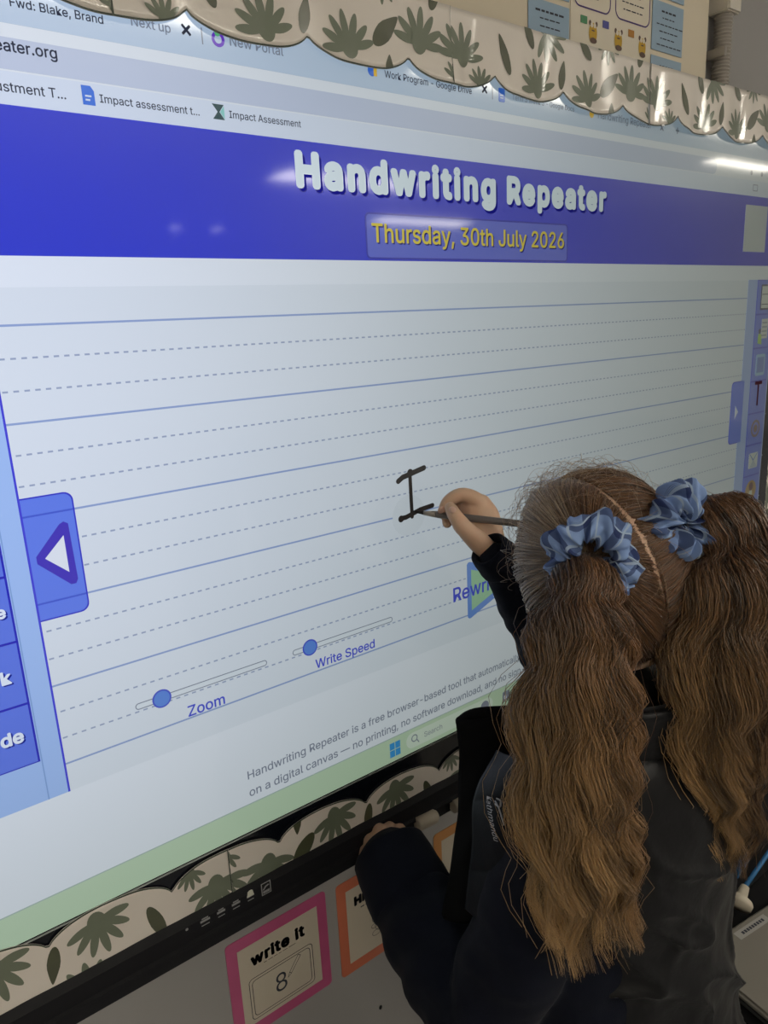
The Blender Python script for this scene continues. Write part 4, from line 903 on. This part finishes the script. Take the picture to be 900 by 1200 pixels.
def pigtail(name, guide, widths, depthf, N, seed, lat, ends, golden):
    """guide points from the band to the tip; hair fans out, waves, clumps and thins"""
    T = 25; g = catmull(guide, 120); w = catmull([[x, 0, 0] for x in widths], 120)[:, 0]
    r = np.random.default_rng(seed); parts = []; NC = 64
    lat = unit(np.array(lat)); 
    phi = r.uniform(0, 2 * PI, NC); rho = np.sqrt(r.uniform(0.02, 1, NC)); cx, cy = rho * np.cos(phi), rho * np.sin(phi)
    length = 1 - .36 * r.random(NC) ** 1.6; cl = r.integers(0, NC, N)
    ox, oy = r.normal(size=N) * .19, r.normal(size=N) * .19
    L = np.clip(length[cl] * r.normal(1, .06, N), .45, ends); t = np.linspace(0, 1, T)[None, :] * L[:, None]
    gi = np.clip((t * 119), 0, 118.99); i0 = gi.astype(int); fr = (gi - i0)[..., None]
    G_ = g[i0] * (1 - fr) + g[i0 + 1] * fr; W_ = w[i0] * (1 - fr[..., 0]) + w[i0 + 1] * fr[..., 0]
    tg = unit(np.gradient(g, axis=0)); Tg = tg[i0]; la = unit(lat - Tg * (Tg @ lat)[..., None]); de = np.cross(Tg, la)
    tight = 1 - .62 * np.clip((t / L[:, None] - .35) / .65, 0, 1)
    X = cx[cl][:, None] + ox[:, None] * tight; Y = cy[cl][:, None] + oy[:, None] * tight
    n_ = np.sqrt(X ** 2 + Y ** 2); k = np.where(n_ > 1.0, (1.0 + (n_ - 1.0) * .35) / n_, 1); X *= k; Y *= k
    ph = phi[cl][:, None]; amp = (r.uniform(.0045, .0100, NC)[cl])[:, None] * np.clip(t * 3.2, 0, 1); per = 5.6; pv = r.uniform(5.1, 6.1, NC)[cl][:, None]; dr = r.normal(0, .007, (2, NC)); dr1, dr2 = dr[0][cl][:, None] * t, dr[1][cl][:, None] * t
    X2 = X * W_ + dr1 + amp * np.sin(2 * PI * pv * t + 1.2 * np.sin(ph) + 1.2 * X); Y2 = Y * W_ * depthf + dr2 + amp * 1.0 * np.cos(2 * PI * pv * t + 1.4 * np.cos(ph) + 1.2 * Y)
    for a, fq in ((.0016, 5.), (.0007, 11.)):
        X2 += a * np.sin(fq * t * 2 + r.uniform(0, 6.3, (N, 1))) * np.clip(t * 4, 0, 1); Y2 += a * np.sin(fq * t * 2 + r.uniform(0, 6.3, (N, 1))) * np.clip(t * 4, 0, 1)
    pth = G_ + la * X2[..., None] + de * Y2[..., None]
    cc = r.uniform(0, 1, NC)[cl][:, None, None]; own = r.uniform(-.2, .2, (N, 1, 1)); base = lerp(DK * .7, MD * 1.15, np.clip(cc * 1.0 + own, 0, 1.3))
    gt = np.clip((t[..., None] - .30) / .60, 0, 1) * np.clip(golden * (.28 + .75 * cc + own - .55 * X[..., None]), 0, 1)  # golden ends; the screen-lit side is painted in as lighter gold
    col = lerp(base, GD, gt)
    rad = np.full((N, T), .00045) * r.uniform(.7, 1.25, (N, 1)); rad *= (1 - .75 * np.linspace(0, 1, T)[None] ** 2)
    parts.append(strands(pth, rad, col))
    # inner mass so that the tail is not see-through
    K = 28; M_ = 70; tt = np.linspace(0.0, .70, M_); vs = []
    for i, x in enumerate(tt):
        gi_ = int(x * 119); p = g[gi_]; a = unit(lat - tg[gi_] * (tg[gi_] @ lat)); d = np.cross(tg[gi_], a); ww = w[gi_] * .74 * (1 - max(0, (x - .45) / .25) ** 1.3 * .97)
        if x < .03: ww *= .8
        for k_ in range(K):
            an_ = 2 * PI * k_ / K; f = 1 + .07 * math.sin(5 * an_ + 9 * x + seed) + .05 * math.sin(9 * an_ - 13 * x)
            vs.append(p + a * (math.cos(an_) * ww * f + .0085 * min(1, x * 3) * math.sin(2 * PI * per * x)) + d * math.sin(an_) * ww * depthf * f)
    fs = [[i * K + k_, i * K + (k_ + 1) % K, (i + 1) * K + (k_ + 1) % K, (i + 1) * K + k_] for i in range(M_ - 1) for k_ in range(K)]
    cv = np.repeat(lerp(DK * .8, GD * .45, np.clip((tt[:, None] - .3) / .5, 0, 1)), K, axis=0)
    parts.append((np.array(vs, dtype=np.float32), np.array(fs), cv))
    # loose strands
    M2 = 90; sel = r.integers(0, N, M2); ex = pth[sel] + la[sel] * (np.sign(X[sel][:, -1:, None] if X.shape[1] > 1 else 1) * .016 * (t[sel][..., None]) * r.uniform(.3, 1.6, (M2, 1, 1))) + r.normal(size=(M2, 1, 3)) * .003
    parts.append(strands(ex, np.full((M2, T), .00024), col[sel]))
    return hair_obj(name, parts, person)
right = tuple(ax)
k_ = 1 / F
pigtail('pigtail', [P(692, 660, .672), P(688, 678, .640), P(684, 715, .628), P(680, 780, .625), P(676, 860, .635), P(677, 950, .650), P(692, 1030, .668), P(694, 1112, .688)],
        [.016, .023, .031, .043, .050, .050, .046, .042], .70, 5200, 5, right, 1.0, 1.0)
pigtail('pigtail', [P(812, 618, .715), P(840, 604, .695), P(870, 648, .690), P(864, 730, .690), P(851, 810, .700), P(846, 890, .715), P(853, 950, .730), P(850, 1018, .745)],
        [.015, .023, .038, .057, .057, .043, .030, .018], .70, 4300, 8, right, 1.0, .75)

# scrunchies: gathered rings of pale blue checked cotton
chk = bpy.data.materials.new('blue check cotton'); chk.use_nodes = True; nt = chk.node_tree; b = nt.nodes['Principled BSDF']; b.inputs['Roughness'].default_value = .85; b.inputs['Specular IOR Level'].default_value = .2
uvn = nt.nodes.new('ShaderNodeUVMap'); sp_ = nt.nodes.new('ShaderNodeSeparateXYZ'); nt.links.new(uvn.outputs[0], sp_.inputs[0])
def band(outp, freq, lo):
    m_ = nt.nodes.new('ShaderNodeMath'); m_.operation = 'MULTIPLY'; m_.inputs[1].default_value = freq; nt.links.new(outp, m_.inputs[0])
    f_ = nt.nodes.new('ShaderNodeMath'); f_.operation = 'FRACT'; nt.links.new(m_.outputs[0], f_.inputs[0])
    g_ = nt.nodes.new('ShaderNodeMath'); g_.operation = 'LESS_THAN'; g_.inputs[1].default_value = lo; nt.links.new(f_.outputs[0], g_.inputs[0]); return g_.outputs[0]
def addn(a_, b_, op='ADD'):
    m_ = nt.nodes.new('ShaderNodeMath'); m_.operation = op; nt.links.new(a_, m_.inputs[0])
    if isinstance(b_, float): m_.inputs[1].default_value = b_
    else: nt.links.new(b_, m_.inputs[1])
    return m_.outputs[0]
wide = addn(addn(band(sp_.outputs[0], 8, .26), band(sp_.outputs[1], 3, .30)), .75, 'MULTIPLY'); thin = addn(band(sp_.outputs[0], 9, .07), band(sp_.outputs[1], 3, .07), 'MAXIMUM')
cr = nt.nodes.new('ShaderNodeMix'); cr.data_type = 'RGBA'; cr.inputs[6].default_value = (0.21, 0.31, 0.55, 1); cr.inputs[7].default_value = (0.025, 0.04, 0.12, 1); nt.links.new(wide, cr.inputs[0])
cr2 = nt.nodes.new('ShaderNodeMix'); cr2.data_type = 'RGBA'; cr2.inputs[7].default_value = (0.33, 0.42, 0.56, 1); nt.links.new(thin, cr2.inputs[0]); nt.links.new(cr.outputs[2], cr2.inputs[6]); nt.links.new(cr2.outputs[2], b.inputs['Base Color'])
def scrunchie(name, c, normal, R0, r0, seed, tail=None, squash=1.0, label=None):
    c = Vector(c); q = Vector(normal).normalized().to_track_quat('Z', 'Y'); NU, NV = 220, 30; r = np.random.default_rng(seed); ph = r.uniform(0, 6.3, 8); vs, uvs, fs = [], [], []
    for i in range(NU):
        a = 2 * PI * i / NU
        for j in range(NV):
            b_ = 2 * PI * j / NV
            f = 1 + .17 * math.sin(9 * a + ph[0] + 1.8 * math.sin(b_ + ph[1])) + .10 * math.sin(17 * a + ph[2] + 2.3 * math.sin(b_ * 2)) + .16 * math.sin(4 * a + ph[3] + math.sin(b_)) + .10 * abs(math.sin(4 * b_ + 6 * a))
            rr = r0 * f * (1 + .20 * math.sin(b_ * 3 + 5 * a + ph[4]))
            tw = b_ + .55 * math.sin(6 * a + ph[5])
            x = (R0 + rr * math.cos(tw)); z = rr * math.sin(tw) * 1.25
            vs.append(c + q @ Vector((x * math.cos(a), x * math.sin(a) * squash, z + .004 * math.sin(2 * a + ph[6])))); uvs.append((i / NU * 1.0, j / NV))
    for i in range(NU):
        for j in range(NV): fs.append([i * NV + j, ((i + 1) % NU) * NV + j, ((i + 1) % NU) * NV + (j + 1) % NV, i * NV + (j + 1) % NV])
    me = pydata(name, vs, fs); ul = me.uv_layers.new(name='UVMap'); 
    for l in me.loops: ul.data[l.index].uv = uvs[l.vertex_index]
    o = obj(name, me, chk, person, True)
    if label: o['label'] = label
    if tail:
        vs, uvs, fs = [], [], []; p0, p1, w0 = Vector(tail[0]), Vector(tail[1]), tail[2]; dd = (p1 - p0); sd = dd.cross(Vector(camv)).normalized()
        for i in range(17):
            t = i / 16; ww = w0 * (.55 + .75 * t if t < .8 else (.55 + .6) * (1 - t) / .2 + .12)
            for j in range(9): s2 = j / 8 - .5; vs.append(p0 + dd * t + sd * ww * s2 * 2 + Vector(camv) * (.004 * math.sin(s2 * 9 + t * 3) + .006 * math.sin(t * PI))); uvs.append((t * .25, j / 8 * .5))
        for i in range(16):
            for j in range(8): a_ = i * 9 + j; fs.append([a_, a_ + 1, a_ + 10, a_ + 9])
        me = pydata('scrunchie_tail', vs, fs); ul = me.uv_layers.new(name='UVMap')
        for l in me.loops: ul.data[l.index].uv = uvs[l.vertex_index]
        o2 = obj('scrunchie_tail', me, chk, o, True); o2.matrix_parent_inverse = Matrix.Identity(4); md = o2.modifiers.new('s', 'SOLIDIFY'); md.thickness = .0015
    return o
nL = Vector(P(686, 700, .60)) - Vector(P(690, 640, .70)); nR = Vector(P(856, 622, .655)) - Vector(P(785, 608, .72))
scrunchie('scrunchie', P(692, 652, .655), nL, .0265, .0120, 3, tail=(P(722, 655, .640), P(744, 684, .636), .013))
scrunchie('scrunchie', P(792, 611, .690), nR, .0200, .0145, 6)
